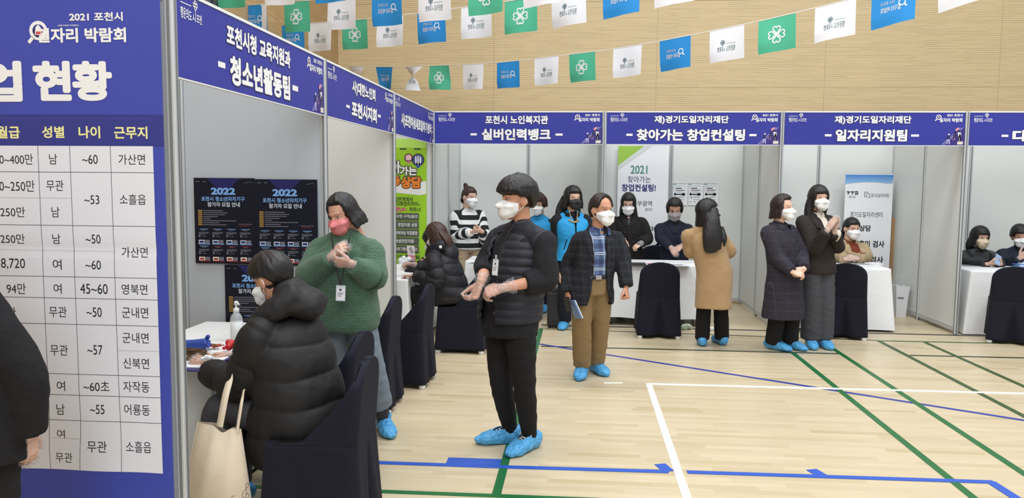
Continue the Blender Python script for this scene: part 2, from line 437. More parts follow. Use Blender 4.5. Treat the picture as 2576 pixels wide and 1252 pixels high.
def wall(name, V, m, label):
    o = mesh_obj(name, V, [(0, 1, 2, 3), (7, 6, 5, 4), (0, 4, 5, 1), (1, 5, 6, 2), (2, 6, 7, 3), (3, 7, 4, 0)], m, smooth=False); return tag(o, label, 'wall', kind='structure')
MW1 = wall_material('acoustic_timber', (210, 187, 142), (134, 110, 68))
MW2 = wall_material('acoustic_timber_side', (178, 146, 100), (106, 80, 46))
def slab(x0, x1, y0, y1, z0, z1): return [(x0, y0, z0), (x1, y0, z0), (x1, y1, z0), (x0, y1, z0), (x0, y0, z1), (x1, y0, z1), (x1, y1, z1), (x0, y1, z1)]
wall('wall_back', slab(-9, 14, WALL_Y, WALL_Y+.2, 0, 8.), MW1, 'tan grooved timber acoustic wall behind the booths')
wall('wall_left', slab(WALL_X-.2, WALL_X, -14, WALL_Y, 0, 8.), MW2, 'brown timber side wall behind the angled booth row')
# small fixings on the timber wall
# high window at the top of the side wall
a, b_ = onx(496, 8, WALL_X), onx(541, 8, WALL_X)
wf = empty('window_1', (WALL_X+.02, (a[1]+b_[1])/2, 3.45), 'dark grey window high on the brown side wall', 'window', kind='structure')
MB().box((WALL_X+.02, (a[1]+b_[1])/2, 4.2), (.03, b_[1]-a[1], 1.5)).build('pane', mat('dark_glass', (70, 76, 84), .15), wf)
q = MB()
for yy in (a[1], (a[1]*.35+b_[1]*.65), b_[1]): q.box((WALL_X+.03, yy, 4.2), (.05, .05, 1.5))
q.box((WALL_X+.03, (a[1]+b_[1])/2, 3.45), (.05, b_[1]-a[1], .05)); q.build('window_frame', mat('dark_frame', (48, 50, 54), .4), wf)
# court lines: painted strips, 1.5 mm proud of the boards
M_GRN = mat('line_green', (20, 98, 48), .4, noise_amt=.05, nscale=20.); M_OLV = mat('line_olive', (52, 80, 40), .45, noise_amt=.05, nscale=20.); M_WHT = mat('line_white', (238, 237, 226), .4)
M_TBL = mat('tape_blue', (38, 82, 178), .45, noise_amt=.06, nscale=15.); M_LBL = mat('line_blue', (42, 56, 146), .4); M_NVY = mat('line_navy', (28, 30, 52), .45); M_DGN = mat('line_dark_green', (36, 48, 30), .45)
_lz = [.0016]
def line(x0, y0, x1, y1, w, m, label, name='court_line'):
    d = np.array([x1-x0, y1-y0]); d /= np.linalg.norm(d); n = np.array([-d[1], d[0]])*w/2; _lz[0] += .00008; z = _lz[0]
    P = [(x0-n[0], y0-n[1]), (x1-n[0], y1-n[1]), (x1+n[0], y1+n[1]), (x0+n[0], y0+n[1])]
    V = [(p[0], p[1], z) for p in P]+[(p[0], p[1], .0002) for p in P]
    o = mesh_obj(name, V, [(0, 1, 2, 3), (4, 5, 1, 0), (5, 6, 2, 1), (6, 7, 3, 2), (7, 4, 0, 3)], m, FLOOR, smooth=False); tag(o, label); return o
line(1.35, -1.2, 4.36, -1.195, .045, M_DGN, 'dark green cross line'); line(5.03, -1.19, 9, -1.13, .045, M_DGN, 'dark green cross line')
line(1.35, -.22, 5.0, -.46, .03, M_DGN, 'dark green cross line'); line(4.98, -.47, 9, -.4, .045, M_OLV, 'olive cross line')
line(1.3, .02, 9, -.07, .05, M_NVY, 'navy cross line')
line(1.3, -1.07, 6.5, -4.32, .045, M_LBL, 'blue diagonal line')
line(1.306, -.2, 1.298, -5.14, .05, M_GRN, 'green lengthwise line'); line(3.888, -1.2, 3.888, -5.6, .05, M_GRN, 'green lengthwise line'); line(4.36, -.8, 4.37, -6., .05, M_GRN, 'green lengthwise line')
line(4.99, -.46, 5.03, -4.5, .05, M_OLV, 'olive lengthwise line'); line(5.465, -.46, 5.53, -4., .05, M_OLV, 'olive lengthwise line')
line(-.9, -5.145, 3.2, -5.11, .045, M_GRN, 'green cross line')
line(2.33, -2.62, 7.5, -2.56, .05, M_WHT, 'white cross line'); line(2.333, -2.6, 2.325, -6.5, .05, M_WHT, 'white lengthwise line')
p, q = onz(1519, 963), onz(1566, 963); line(p[0], p[1], q[0], q[1], .035, M_WHT, 'short white dash')
def tape(pts, label, w=.05):
    for (p0, p1) in zip(pts, pts[1:]): line(*p0, *p1, w, M_TBL, label, 'tape_strip')
tape([(.3, -4.70), (1.29, -4.69)], 'blue floor tape'); tape([(1.29, -4.69), (2.27, -4.665)], 'blue floor tape'); tape([(2.38, -4.66), (4.12, -4.635)], 'blue floor tape'); tape([(4.10, -4.63), (4.16, -5.4)], 'blue floor tape', .06)
p, q = onz(1128, 1152), onz(1262, 1156); line(p[0], (p[1]+-4.67)/2, q[0], (q[1]-4.67)/2+.0, .11, M_TBL, 'wide blue tape patch', 'tape_strip')
for a0, a1 in (((1656, 1170), (1682, 1170)), ((2040, 1184), (2064, 1184))):
    p, q = onz(*a0), onz(*a1); line((p[0]+q[0])/2+.02, -4.66, (p[0]+q[0])/2-.02, p[1]+.02, .07, M_TBL, 'blue tape tab', 'tape_strip')
# ------------------------------------------------------------------ exhibition booths: posts, panels, rails
HB, ZF = 2.505, 2.128
def profile_post(mb, x, y, z1=HB):
    mb.box((x, y, z1/2), (.042, .042, z1), bev=.008)
    for dx, dy in ((.0215, 0), (-.0215, 0), (0, .0215), (0, -.0215)):
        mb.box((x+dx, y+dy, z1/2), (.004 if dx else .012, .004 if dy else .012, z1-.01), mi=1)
def partition(p0, p1, n, label, posts, group=None, pm=None):
    p0, p1 = np.array(p0, float), np.array(p1, float); d = (p1-p0)/n; u = d/np.linalg.norm(d); mid = (p0+p1)/2
    root = empty('partition_wall', (mid[0], mid[1], 0), label, 'partition', group)
    ang = math.atan2(u[1], u[0])
    for k in range(n+1):
        if k in posts:
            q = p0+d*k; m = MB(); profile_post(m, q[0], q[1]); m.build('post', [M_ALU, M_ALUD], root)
    for k in range(n):
        c = p0+d*(k+.5); w = np.linalg.norm(d)-.046
        MB().box((c[0], c[1], 1.27), (w, .012, 2.36), rz=ang).build('panel', pm or M_WHITE, root)
        m = MB(); m.box((c[0], c[1], .065), (w, .03, .05), rz=ang); m.box((c[0], c[1], HB-.03), (w, .03, .05), rz=ang); m.build('rail', M_ALU, root)
partition((-2, -6), (0, -6), 2, 'white end wall panels of the angled booth row, carrying the job table banner', (0, 1, 2))
partition((-2, -4), (0, -4), 2, 'white partition wall behind the dark 2022 posters', (1, 2), pm=M_WHITESH)
partition((-2, -2), (0, -2), 2, 'blank white partition wall right of the woman in the green sweater', (1, 2))
partition((-2, 0), (0, 0), 2, 'white partition wall behind the green balloon banner', (1, 2))
partition((0, 0), (0, 2), 2, 'white side wall of the striped sweater booth, at the inner corner', (1, 2))
partition((2, 0), (2, 2), 2, 'white side wall seen edge-on between the two left booths of the back row', (0, 1, 2))
partition((4, 0), (4, 2), 2, 'white side wall between the camel coat woman and the plaid coat woman', (0, 1, 2))
partition((6, 0), (6, 2), 2, 'white side wall with a free-standing front post, right of the blue-topped banner', (0, 1, 2))
partition((8, 0), (8, 2), 2, 'white side wall at the picture edge, beside the man in the navy sweater', (0, 1, 2))
for k, s in enumerate(('behind the woman in the striped sweater', 'behind the white consulting banner and three notices', 'behind the blue-topped hanging banner', 'behind the seated pair with phones')):
    partition((2*k, 2), (2*k+2, 2), 2, 'white rear wall '+s, (1,))
# ------------------------------------------------------------------ printed marks
def heart(c, s, rot, n=24):
    P = []
    for i in range(n):
        t = 2*math.pi*i/n; x = 16*math.sin(t)**3; y = 13*math.cos(t)-5*math.cos(2*t)-2*math.cos(3*t)-math.cos(4*t)
        x, y = x/17*s*.5, (y+17)/30*s
        P.append((c[0]+x*math.cos(rot)-y*math.sin(rot), c[1]+x*math.sin(rot)+y*math.cos(rot)))
    return P
def clover(bd, c, r, m, w, layer=1):
    for k in range(4):
        bd.line(heart((c[0]+.06*r*math.cos(k*math.pi/2+math.pi/2), c[1]+.06*r*math.sin(k*math.pi/2+math.pi/2)), r*.95, k*math.pi/2+.0), w, m, layer, closed=True)
def mark_city(bd, box, m, m2=None, mirror=False, bold=.012, tint=None):
    """the city mark: clover on a stem above hand-lettered words"""
    x0, y0, x1, y1 = box; w, h = x1-x0, y1-y0; f = (lambda a: x1-a*w) if mirror else (lambda a: x0+a*w)
    c = (f(.70), y0+h*.80); clover(bd, c, h*.2, m, h*.045)
    bd.line([(f(.70), y0+h*.62), (f(.70), y0+h*.05)], h*.045, m)
    def tx(s, a, b_, c0, c1, mm): 
        e = sorted((f(a), f(b_))); bd.text(s, (e[0], y0+h*c0, e[1], y0+h*c1), mm, bold, 1, mirror)
    tx('행운의', 0, .36, .0, .5, tint or m); tx('도', .38, .52, .06, .42, tint or m); tx('ㅅ', .55, .66, .1, .38, tint or m); tx('포천', .75, 1., .04, .45, m)
    e = sorted((f(.0), f(.5))); bd.rect(e[0], y0+h*.66, e[1], y0+h*.70, tint or m, 1)
def mark_fair(bd, box, m, mirror=False, lens=None, bold=.03):
    """the fair's mark: magnifying glass and two lines of words"""
    x0, y0, x1, y1 = box; w, h = x1-x0, y1-y0; f = (lambda a: x1-a*w) if mirror else (lambda a: x0+a*w)
    c = (f(.125), y0+h*.60); r = h*.27
    bd.line([(c[0]+r*math.cos(t), c[1]+r*math.sin(t)) for t in np.linspace(0, 2*math.pi, 25)[:-1]], h*.1, m, 1, closed=True)
    sx = 1 if mirror else -1
    bd.line([(c[0]+sx*r*.75, c[1]-r*.75), (c[0]+sx*r*1.5, c[1]-r*1.6)], h*.12, m, 1)
    def tx(s, a, b_, c0, c1):
        e = sorted((f(a), f(b_))); bd.text(s, (e[0], y0+h*c0, e[1], y0+h*c1), m, bold, 1, mirror)
    tx('2021 포천시', .42, 1., .68, 1.); tx('일자리 박람회', .16, 1., .0, .5)
    if lens:
        bd.disc((c[0], c[1]-r*.1), r*.55, lens[0], 2); bd.disc((c[0], c[1]+r*.1), r*.34, m, 3); bd.rect(c[0]-r*.25, c[1]-r*.45, c[0]+r*.25, c[1]-r*.05, lens[1], 4)
M_PINK = mat('ink_pink', (226, 150, 160), .5); M_LAV = mat('ink_lavender', (176, 170, 216), .5); M_DPUR = mat('ink_purple', (52, 36, 120), .5); M_CREAM = mat('ink_cream', (240, 232, 214), .5)
def ladder_art(bd, box):
    """small printed drawing: people helping each other up a ladder beside a pile of books"""
    x0, y0, x1, y1 = box; w, h = x1-x0, y1-y0
    P = lambda a, b_: (x0+a*w, y0+b_*h)
    bd.poly([P(.25, .02), P(1.06, .02), P(1.06, 1.), P(.35, .4)], M_DPUR, 1)
    for o in (0., .11): bd.line([P(.0+o, .0), P(.86+o, 1.)], h*.022, M_LAV, 2)
    for k in range(13):
        t = (k+.5)/13; bd.line([P(.86*t, t), P(.86*t+.11, t)], h*.018, M_LAV, 2)
    def man(a, b_, s, top, leg, head, lean=0.):
        bd.poly([P(a-.05*s, b_), P(a+.06*s, b_), P(a+(.08+lean)*s, b_+.2*s), P(a+(-.04+lean)*s, b_+.2*s)], top, 3); bd.disc(P(a+(.02+lean*1.3)*s, b_+.26*s), h*.045*s, head, 3, 12)
        bd.poly([P(a-.05*s, b_), P(a+.0*s, b_), P(a-.03*s, b_-.26*s), P(a-.07*s, b_-.26*s)], leg, 3); bd.poly([P(a+.0*s, b_), P(a+.06*s, b_), P(a+.08*s, b_-.26*s), P(a+.03*s, b_-.26*s)], leg, 3)
    man(.30, .32, 1.1, M_INKD, M_LAV, M_CREAM); man(.60, .64, 1.2, M_INKD, M_INKD, M_PINK, .08); bd.poly([P(.62, .80), P(.74, .84), P(.7, .98), P(.62, .92)], M_PINK, 4)
    man(.82, .48, 1.2, M_INK, M_INKD, M_INKD, -.03); man(.82, .42, .8, M_INK, M_INK, M_INKD)
    bd.poly([P(.50, .28), P(.6, .28), P(.62, .45), P(.5, .45)], mat('ink_mauve', (150, 120, 170), .5), 3)
    for k in range(4): bd.rect(*P(.72+.02*(k % 2), .02+k*.045), *P(.98+.02*(k % 2), .055+k*.045), M_CREAM, 4)
def fascia(o, u, L_, label, lines, dashes, art=True):
    """blue name board between two posts; u runs left to right as read"""
    o = np.array(o, float); u = np.array(u, float); v = np.array([0, 0, 1.]); n = np.cross(u, v); H = HB-ZF
    root = empty('fascia_sign', o+u*L_/2+v*ZF, label, 'sign')
    g = .026; ang = math.atan2(u[1], u[0]); c = o+u*L_/2+v*(ZF+H/2)
    MB().box(c, (L_-2*g, .016, H-.012), rz=ang).build('board', M_BLUE, root)
    m = MB(); m.box(c+v*(H/2-.004), (L_-2*g, .024, .014), rz=ang); m.box(c-v*(H/2-.001), (L_-2*g, .02, .006), rz=ang); m.build('frame', M_FRAMEW, root)
    bd = Board(o+v*ZF+n*.008, u, v)
    for s, box, b_ in lines:
        bd.text(s, (box[0]-.006, box[1]-.007, box[2]+.008, box[3]+.004), M_INKD, b_+.045, 0); bd.text(s, box, M_INK, b_, 1)
    for x0, x1, y0, y1 in dashes: bd.rect(x0, y0, x1, y1, M_INK, 1)
    mark_city(bd, (.068*L_/2, .69*H, .26*L_/2, .95*H), M_INK)
    mark_fair(bd, (.828*L_, .69*H, .972*L_, .93*H), M_INK, lens=(M_INKD, M_PINK))
    if art: ladder_art(bd, (.868*L_, .03*H, .982*L_, .53*H))
    bd.build('lettering', root)
def fx(px, k): return ony(px, 300, 0)[0]-2*k        # along-board position on the back row
Hf = HB-ZF
def rows(k, t1, a, b_, t2, c, d, ds):
    Ls = [(t1, (fx(a, k), .615*Hf, fx(b_, k), .875*Hf), .035)] if t1 else []
    if t2: Ls.append((t2, (fx(c, k), .12*Hf, fx(d, k), .475*Hf), .04))
    return Ls, [(fx(p, k), fx(q, k), .265*Hf, .33*Hf) for p, q in ds]
for k, (lab, *spec) in enumerate((
    ('blue fascia sign above the woman in the striped sweater', '포천시 노인복지관', 1221, 1379, '실버인력뱅크', 1212, 1386, ((1184, 1200), (1398, 1416))),
    ('blue fascia sign above the white consulting banner', '재)경기도일자리재단', 1646, 1833, '찾아가는 창업컨설팅', 1602, 1875, ((1576, 1592), (1886, 1904))),
    ('blue fascia sign above the clapping woman', '재)경기도일자리재단', 2099, 2292, '일자리지원팀', 2103, 2283, ((2076, 2093), (2293, 2313))),
    ('blue fascia sign cut off at the picture edge, above the seated pair', None, 0, 0, '대', 2548, 2592, ((2521, 2538),)))):
    ls, ds = rows(k, *spec); fascia((2*k, 0, 0), (1, 0, 0), 2., lab, ls, ds)
def sx(px): return onx(px, 300, 0)[1]+6
def sz(px, py): return onx(px, py, 0)[2]-ZF
def srow(k, t, a, ya, yb, b_, bold): return (t, (sx(a)-2*k, sz(a, yb), sx(b_)-2*k, sz(a, ya)), bold)
fascia((0, -6, 0), (0, 1, 0), 2., 'nearest blue fascia sign of the angled row, above the dark posters',
       [srow(0, '포천시청 교육지원과', 570, 60, 113, 729, .04), srow(0, '청소년활동팀', 577, 138, 212, 727, .045)],
       [(sx(547), sx(565), sz(556, 171), sz(556, 157)), (sx(733), sx(747), sz(740, 229), sz(740, 216))])
fascia((0, -4, 0), (0, 1, 0), 2., 'middle blue fascia sign of the angled row, above the blank white partition',
       [srow(1, '사)대한노인회', 884, 200, 238, 942, .04), srow(1, '포천시지회', 882, 252, 293, 945, .05)],
       [(sx(868)-2, sx(877)-2, sz(872, 271), sz(872, 264)), (sx(948)-2, sx(955)-2, sz(951, 295), sz(951, 288))])
fascia((0, -2, 0), (0, 1, 0), 2., 'farthest blue fascia sign of the angled row, above the green banner',
       [srow(2, '사)포천여성새로일하기센터', 1007, 282, 320, 1083, .05)], [])
# ------------------------------------------------------------------ large banner with the table of vacancies, on the end wall
M_BN = fabric('banner_blue', (66, 77, 168), weave=300., bmp=.05, rough=.38, amt=.05, fold=1.6, foldb=1.)
M_BN2 = mat('banner_navy', (46, 54, 134), .4); M_BN3 = fabric('banner_white', (226, 227, 234), weave=300., bmp=.05, rough=.42, amt=.02, fold=2.2, foldb=1.)
M_YEL = mat('ink_yellow', (236, 232, 160), .5); M_GRID = mat('ink_grid', (70, 70, 74), .5); M_GRIDF = mat('ink_grid_faint', (196, 192, 192), .5)
BY = -6.04
def bw(px, py): q = ony(px, py, BY); return q[0], q[2]
root = empty('vacancy_banner', (-1., BY, .1), 'large blue hanging banner printed with a white table of job vacancies', 'banner')
x1 = bw(411, 300)[0]; x0 = -1.98
def wav(P):   # gentle crease across the middle and ripples near the lower hem
    P = np.asarray(P); zc = bw(200, 627)[1]
    return -.004*np.exp(-((P[:, 1]-zc)/.03)**2)+.004*np.clip((bw(200, 900)[1]-P[:, 1])/.5, 0, 1)*np.sin(P[:, 0]*16+P[:, 1]*3)
xs = np.linspace(x0, x1, 60); zs = np.linspace(.12, 2.5, 70); V = []; F = []
for z in zs:
    for x in xs: V.append((x, BY-.0-wav(np.array([[x, z]]))[0], z))
for j in range(len(zs)-1):
    for i in range(len(xs)-1): a = j*len(xs)+i; F.append((a, a+1, a+1+len(xs), a+len(xs)))
bo = mesh_obj('banner_sheet', V, F, M_BN, root)
bd = Board((0, BY, 0), (1, 0, 0), (0, 0, 1.), gap=.0012); bd.map = lambda P: wav(P)
def bbox(x0_, y0_, x1_, y1_):
    a = bw(x0_, y1_); c = bw(x1_, y0_); return (a[0], a[1], c[0], c[1])
def grid(x0_, z0, x1_, z1, m, layer, nx=30, nz=60):
    V = [(a, b_) for b_ in np.linspace(z0, z1, nz) for a in np.linspace(x0_, x1_, nx)]; F = [(j*nx+i, j*nx+i+1, j*nx+i+1+nx, j*nx+i+nx) for j in range(nz-1) for i in range(nx-1)]
    bd.put(V, F, m, layer)
tz1 = bw(200, 367)[1]; tz0 = bw(300, 1186)[1]; tx1 = bw(386, 400)[0]; hz = bw(200, 288)[1]
grid(x0+.05, tz1, x1, hz, M_BN2, 0, nz=8); grid(x0+.1, tz0, tx1, tz1, M_BN3, 1)
bd.rect(x0, bw(200, 299)[1], bw(380, 299)[0], bw(200, 298)[1], mat('ink_mid_blue', (70, 78, 160), .5), 1)
for s, b4 in (('업', (-47, 153, 54, 256)), ('현', (86, 153, 178, 254)), ('황', (184, 153, 281, 254))): bd.text(s, bbox(*b4), M_INK, .046, 3)
bd.text('2021 포천시', bbox(175, 30, 309, 54), M_INK, .03, 3); bd.text('일자리 박람회', bbox(94, 69, 317, 108), M_INK, .035, 3); bd.text('JOB FAIR KOREA', bbox(146, 62, 199, 67), M_INK, .02, 3)
c = bw(97, 77); r = .033
bd.line([(c[0]+r*math.cos(t), c[1]+r*math.sin(t)) for t in np.linspace(0, 2*math.pi, 33)[:-1]], .014, M_INK, 3, closed=True)
bd.line([(c[0]-.025, c[1]-.028), (c[0]-.045, c[1]-.05)], .015, M_INK, 3)
bd.disc((c[0], c[1]-.005), .024, M_INKD, 3); bd.poly([(c[0]-.016, c[1]-.018), (c[0]+.016, c[1]-.018), (c[0]+.012, c[1]+.012), (c[0], c[1]+.026), (c[0]-.012, c[1]+.012)], M_INK, 4); bd.rect(c[0]-.011, c[1]-.016, c[0]+.011, c[1]-.004, mat('ink_red', (205, 80, 90), .5), 5)
for s, b4 in (('월급', (-6, 317, 50, 348)), ('성별', (107, 317, 162, 347)), ('나이', (199, 317, 252, 348)), ('근무지', (288, 318, 371, 349))): bd.text(s, bbox(*b4), M_YEL, .025, 3)
for s, b4 in (('0~400만', (0, 387, 83, 413)), ('남', (125, 387, 144, 413)), ('~60', (208, 389, 246, 412)), ('가산면', (299, 388, 365, 414)), ('0~250만', (0, 453, 87, 481)), ('무관', (118, 453, 160, 480)), ('~53', (213, 491, 250, 513)),
              ('소흘읍', (302, 489, 367, 514)), ('250만', (2, 520, 63, 545)), ('남', (131, 520, 150, 546)), ('250만', (2, 588, 62, 612)), ('남', (133, 588, 152, 613)), ('~50', (216, 590, 253, 612)), ('가산면', (306, 622, 371, 647)),
              ('8,720', (4, 650, 63, 677)), ('여', (134, 652, 155, 678)), ('~60', (216, 655, 254, 677)), ('94만', (18, 712, 65, 738)), ('여', (136, 713, 155, 738)), ('45~60', (203, 714, 271, 738)), ('영북면', (307, 715, 371, 740)),
              ('무관', (125, 771, 168, 797)), ('~50', (219, 773, 256, 796)), ('군내면', (308, 773, 373, 799)), ('군내면', (309, 837, 374, 862)), ('무관', (128, 867, 171, 893)), ('~57', (221, 868, 258, 891)), ('신북면', (311, 901, 375, 926)),
              ('여', (144, 958, 164, 982)), ('~60초', (211, 959, 275, 982)), ('자작동', (311, 960, 376, 985)), ('남', (143, 1016, 163, 1042)), ('~55', (228, 1018, 263, 1040)), ('어룡동', (313, 1018, 377, 1043)), ('여', (144, 1080, 163, 1102)),
              ('무관', (222, 1109, 269, 1136)), ('소흘읍', (317, 1111, 380, 1137)), ('무관', (140, 1139, 182, 1162)),
              ('무관', (0, 772, 40, 797)), ('120만', (-20, 958, 42, 982)), ('180만', (-20, 1016, 42, 1040))):
    bd.text(s, bbox(*b4), M_BLK, .0, 3)
cols = [bw(97, 400)[0], bw(177, 400)[0], bw(279, 400)[0], tx1]
for j, cx_ in enumerate(cols[:3]):
    zz = np.linspace(tz0, tz1, 60); wob = .010*np.clip((bw(200, 990)[1]-zz)/.3, 0, 1)*np.sin(zz*9+j)*(j < 2 or .3)
    bd.line(np.stack([cx_+wob, zz], 1), .0022, M_GRID, 3)
def hl(py, a, b_, m=M_GRID): z = bw(340, py)[1]; bd.line([(x, z) for x in np.linspace(a, b_, 20)], .0022, m, 3)
for py in (434, 569, 699, 753, 819, 945, 998, 1062): hl(py, x0+.1, tx1)
hl(500, x0+.1, cols[1], M_GRIDF); hl(633, x0+.1, cols[2], M_GRIDF); hl(882, cols[2], tx1, M_GRIDF); hl(1108, cols[0], cols[1], M_GRIDF)
bd.build('table_print', root)
# ------------------------------------------------------------------ posters, hanging banners and notices
M_PNV = fabric('poster_navy', (14, 16, 34), weave=200., bmp=.02, rough=.3, amt=.35, fold=3., foldb=.3); M_PB1 = mat('poster_blue', (24, 26, 92), .3); M_PB2 = mat('poster_skyblue', (120, 168, 226), .4); M_PGR = mat('poster_grey', (110, 112, 124), .4); M_PGD = mat('poster_gold', (160, 124, 62), .4)
M_PRD = mat('poster_red', (150, 34, 48), .4); M_PLT = mat('poster_pale', (190, 200, 214), .4)
PY = -4.022
def poster_at(x, z, w, h, label):
    root = empty('poster', (x+w/2, PY, z), label, 'poster', 'dark 2022 recruitment posters')
    MB().box((x+w/2, PY, z+h/2), (w, .002, h)).build('sheet', M_PNV, root)
    b = Board((x, PY-.001, z), (1, 0, 0), (0, 0, 1.), gap=.001)
    P = lambda a, c: (a*w, c*h)
    def rc(a, c, d, e, m, l=1): b.rect(a*w, c*h, d*w, e*h, m, l)
    b.poly([P(.22, .995), P(.75, .995), P(.62, .9), P(.48, .84), P(.35, .9)], M_PB1, 0)
    b.text('2022', (.28*w, .805*h, .68*w, .888*h), M_PB2, .05, 2); b.text('포천시 청소년자치기구', (.12*w, .73*h, .83*w, .785*h), M_PB2, .03, 2); b.text('참가자 모집 안내', (.22*w, .665*h, .75*w, .72*h), M_PLT, .03, 2)
    rc(.03, .955, .1, .962, M_PGR); rc(.15, .955, .2, .962, M_PGR); b.line([P(.82, .94), P(.88, .95), P(.93, .96), P(.95, .94)], .002, M_PGR, 1)
    for k, t in enumerate((.33, .4, .36, .24, .12, .54, .26, .38)):
        y = .612-k*.0235; rc(.06, y, .13, y+.016, M_PGD); rc(.145, y+.003, .145+t, y+.012, M_PGR)
    rc(.72, .462, .94, .468, M_PGR); rc(.74, .444, .89, .45, M_PRD)
    for r_ in range(2):
        for c_ in range(4):
            x_ = .06+c_*.228; y_ = .215-r_*.2
            rc(x_+.02, y_+.185, x_+.16, y_+.192, M_PRD if r_ and c_ else M_PB2); rc(x_+.05, y_+.172, x_+.12, y_+.178, M_PGR)
            for q_ in range(3): rc(x_, y_+.148-q_*.012, x_+.17-(q_ == 2)*.06, y_+.154-q_*.012, M_PGR)
            rc(x_, y_+.095, x_+.03, y_+.118, M_PGR); rc(x_+.05, y_+.1, x_+.13, y_+.105, M_PGR)
            rc(x_, y_+.02, x_+.1, y_+.062, M_PLT if not r_ else M_CREAM); rc(x_+.015, y_+.028, x_+.085, y_+.05, M_PB1 if not r_ else M_PRD, 2)
            rc(x_+.11, y_+.02, x_+.18, y_+.062, M_PGR); rc(x_-.005, y_+.008, x_+.19, y_+.018, M_PB2 if not r_ else M_PRD)
    b.build('print', root); return root
pa, pb = ony(487, 447, PY), ony(641, 664, PY); pw, ph = ony(641, 447, PY)[0]-pa[0], pa[2]-pb[2]
poster_at(pa[0], pb[2], pw, ph, 'dark navy 2022 poster, the upper one nearer the open end post')
pc = ony(641.5, 450, PY); poster_at(pc[0], pb[2]-.006, pw, ph, 'dark navy 2022 poster beside the green sweater, upper of the wall group')
pd_ = ony(565, 667, PY); poster_at(pd_[0], pb[2]-.008-ph, pw, ph, 'dark navy 2022 poster hung lowest, behind the pump bottle')
# green banner with balloons
M_GB = fabric('banner_green', (150, 200, 44), weave=200., bmp=.03, rough=.45, amt=.06, fold=3., foldb=.5); M_GB2 = mat('green_light', (176, 222, 96), .5); M_GRY = mat('pill_grey', (78, 84, 72), .5); M_OR = mat('ink_orange', (226, 128, 40), .5); M_INKG = mat('ink_charcoal', (50, 52, 50), .5); M_BWH = mat('banner_offwhite', (226, 228, 224), .5)
GY = -.03
def gw(px, py): q = ony(px, py, GY); return q[0], q[2]
gx1 = gw(1073, 500)[0]; gx0 = gx1-.62; gz1 = gw(1040, 349)[1]; gz0 = .55
root = empty('hanging_banner', ((gx0+gx1)/2, GY, gz0), 'green hanging banner with two printed hot air balloons', 'banner')
MB().box(((gx0+gx1)/2, GY, (gz0+gz1)/2), (gx1-gx0, .003, gz1-gz0)).build('banner_sheet', M_GB, root)
bd = Board((0, GY-.002, 0), (1, 0, 0), (0, 0, 1.), gap=.001)
def gb(a, b_, c, d): p, q = gw(a, d), gw(c, b_); return (p[0], p[1], q[0], q[1])
bd.rect(gx0, gw(1040, 372)[1], gx1, gz1, M_GB2, 0)
bd.poly([(gx0, gw(0, 462)[1]), gw(1072, 455), gw(1072, 488), gw(1055, 491), gw(1030, 488), gw(1000, 485), (gx0, gw(0, 484)[1])], M_BWH, 0)
bd.text('찾아', gb(960, 404, 1008, 436), M_INK, .04, 3); bd.text('가는', gb(1006, 418, 1049, 441), M_INK, .04, 3); bd.text('이동', gb(955, 442, 1008, 466), M_OR, .06, 3); bd.text('상담', gb(1009, 444, 1060, 473), M_OR, .06, 3)
bd.text('찾아', gb(958, 402, 1010, 438), M_INKG, .14, 2); bd.text('가는', gb(1004, 416, 1051, 443), M_INKG, .14, 2); bd.text('이동', gb(953, 440, 1010, 468), M_INKG, .14, 2); bd.text('상담', gb(1007, 442, 1062, 475), M_INKG, .14, 2)
for cx_, cy_, r, m1, m2 in ((1028, 397, 9, mat('balloon_pink', (214, 120, 150), .5), M_INK), (1052, 402, 13, mat('balloon_blue', (60, 84, 160), .5), M_INK)):
    c = gw(cx_, cy_); R_ = r*.0046; bd.disc(c, R_*1.25, M_INKG, 1); bd.disc(c, R_, m1, 2); bd.poly([(c[0]-R_*.8, c[1]-R_*.6), (c[0]+R_*.8, c[1]-R_*.6), (c[0]+R_*.2, c[1]-R_*1.6), (c[0]-R_*.2, c[1]-R_*1.6)], m1, 2)
    for q in (-.45, .45): bd.disc((c[0]+q*R_, c[1]), R_*.16, m2, 3, r2=R_*.8)
    bd.disc(c, R_*.14, m2, 3, r2=R_*.95)
for s, b4 in (('취업연계에서', (982, 495, 1038, 507)), ('사후관리까지~', (997, 507, 1058, 518)), ('파트너', (1030, 521, 1058, 532)), ('지역 특색일', (990, 641, 1056, 650))): bd.text(s, gb(*b4), M_INKG, .02, 2)
bd.text('성장UP~', gb(985, 520, 1025, 532), mat('ink_magenta', (206, 84, 130), .5), .05, 2)
for k, s in enumerate(('(구인·구직)알선', '창업지원 상담', '경력여성 직업훈련', '여성인턴지원', '프로그램(집단상담)')):
    y = 536+k*20.5; bd.rect(*gb(978, y, 1054, y+18), M_GRY, 1); bd.text(s, gb(994 if k != 1 else 1001, y+4, 1050 if k != 3 else 1041, y+13), M_INK, .015, 2)
for a in (1006, 1042): bd.rect(*gb(a, 373, a+16, 376), M_INKG, 2)
bd.build('print', root)
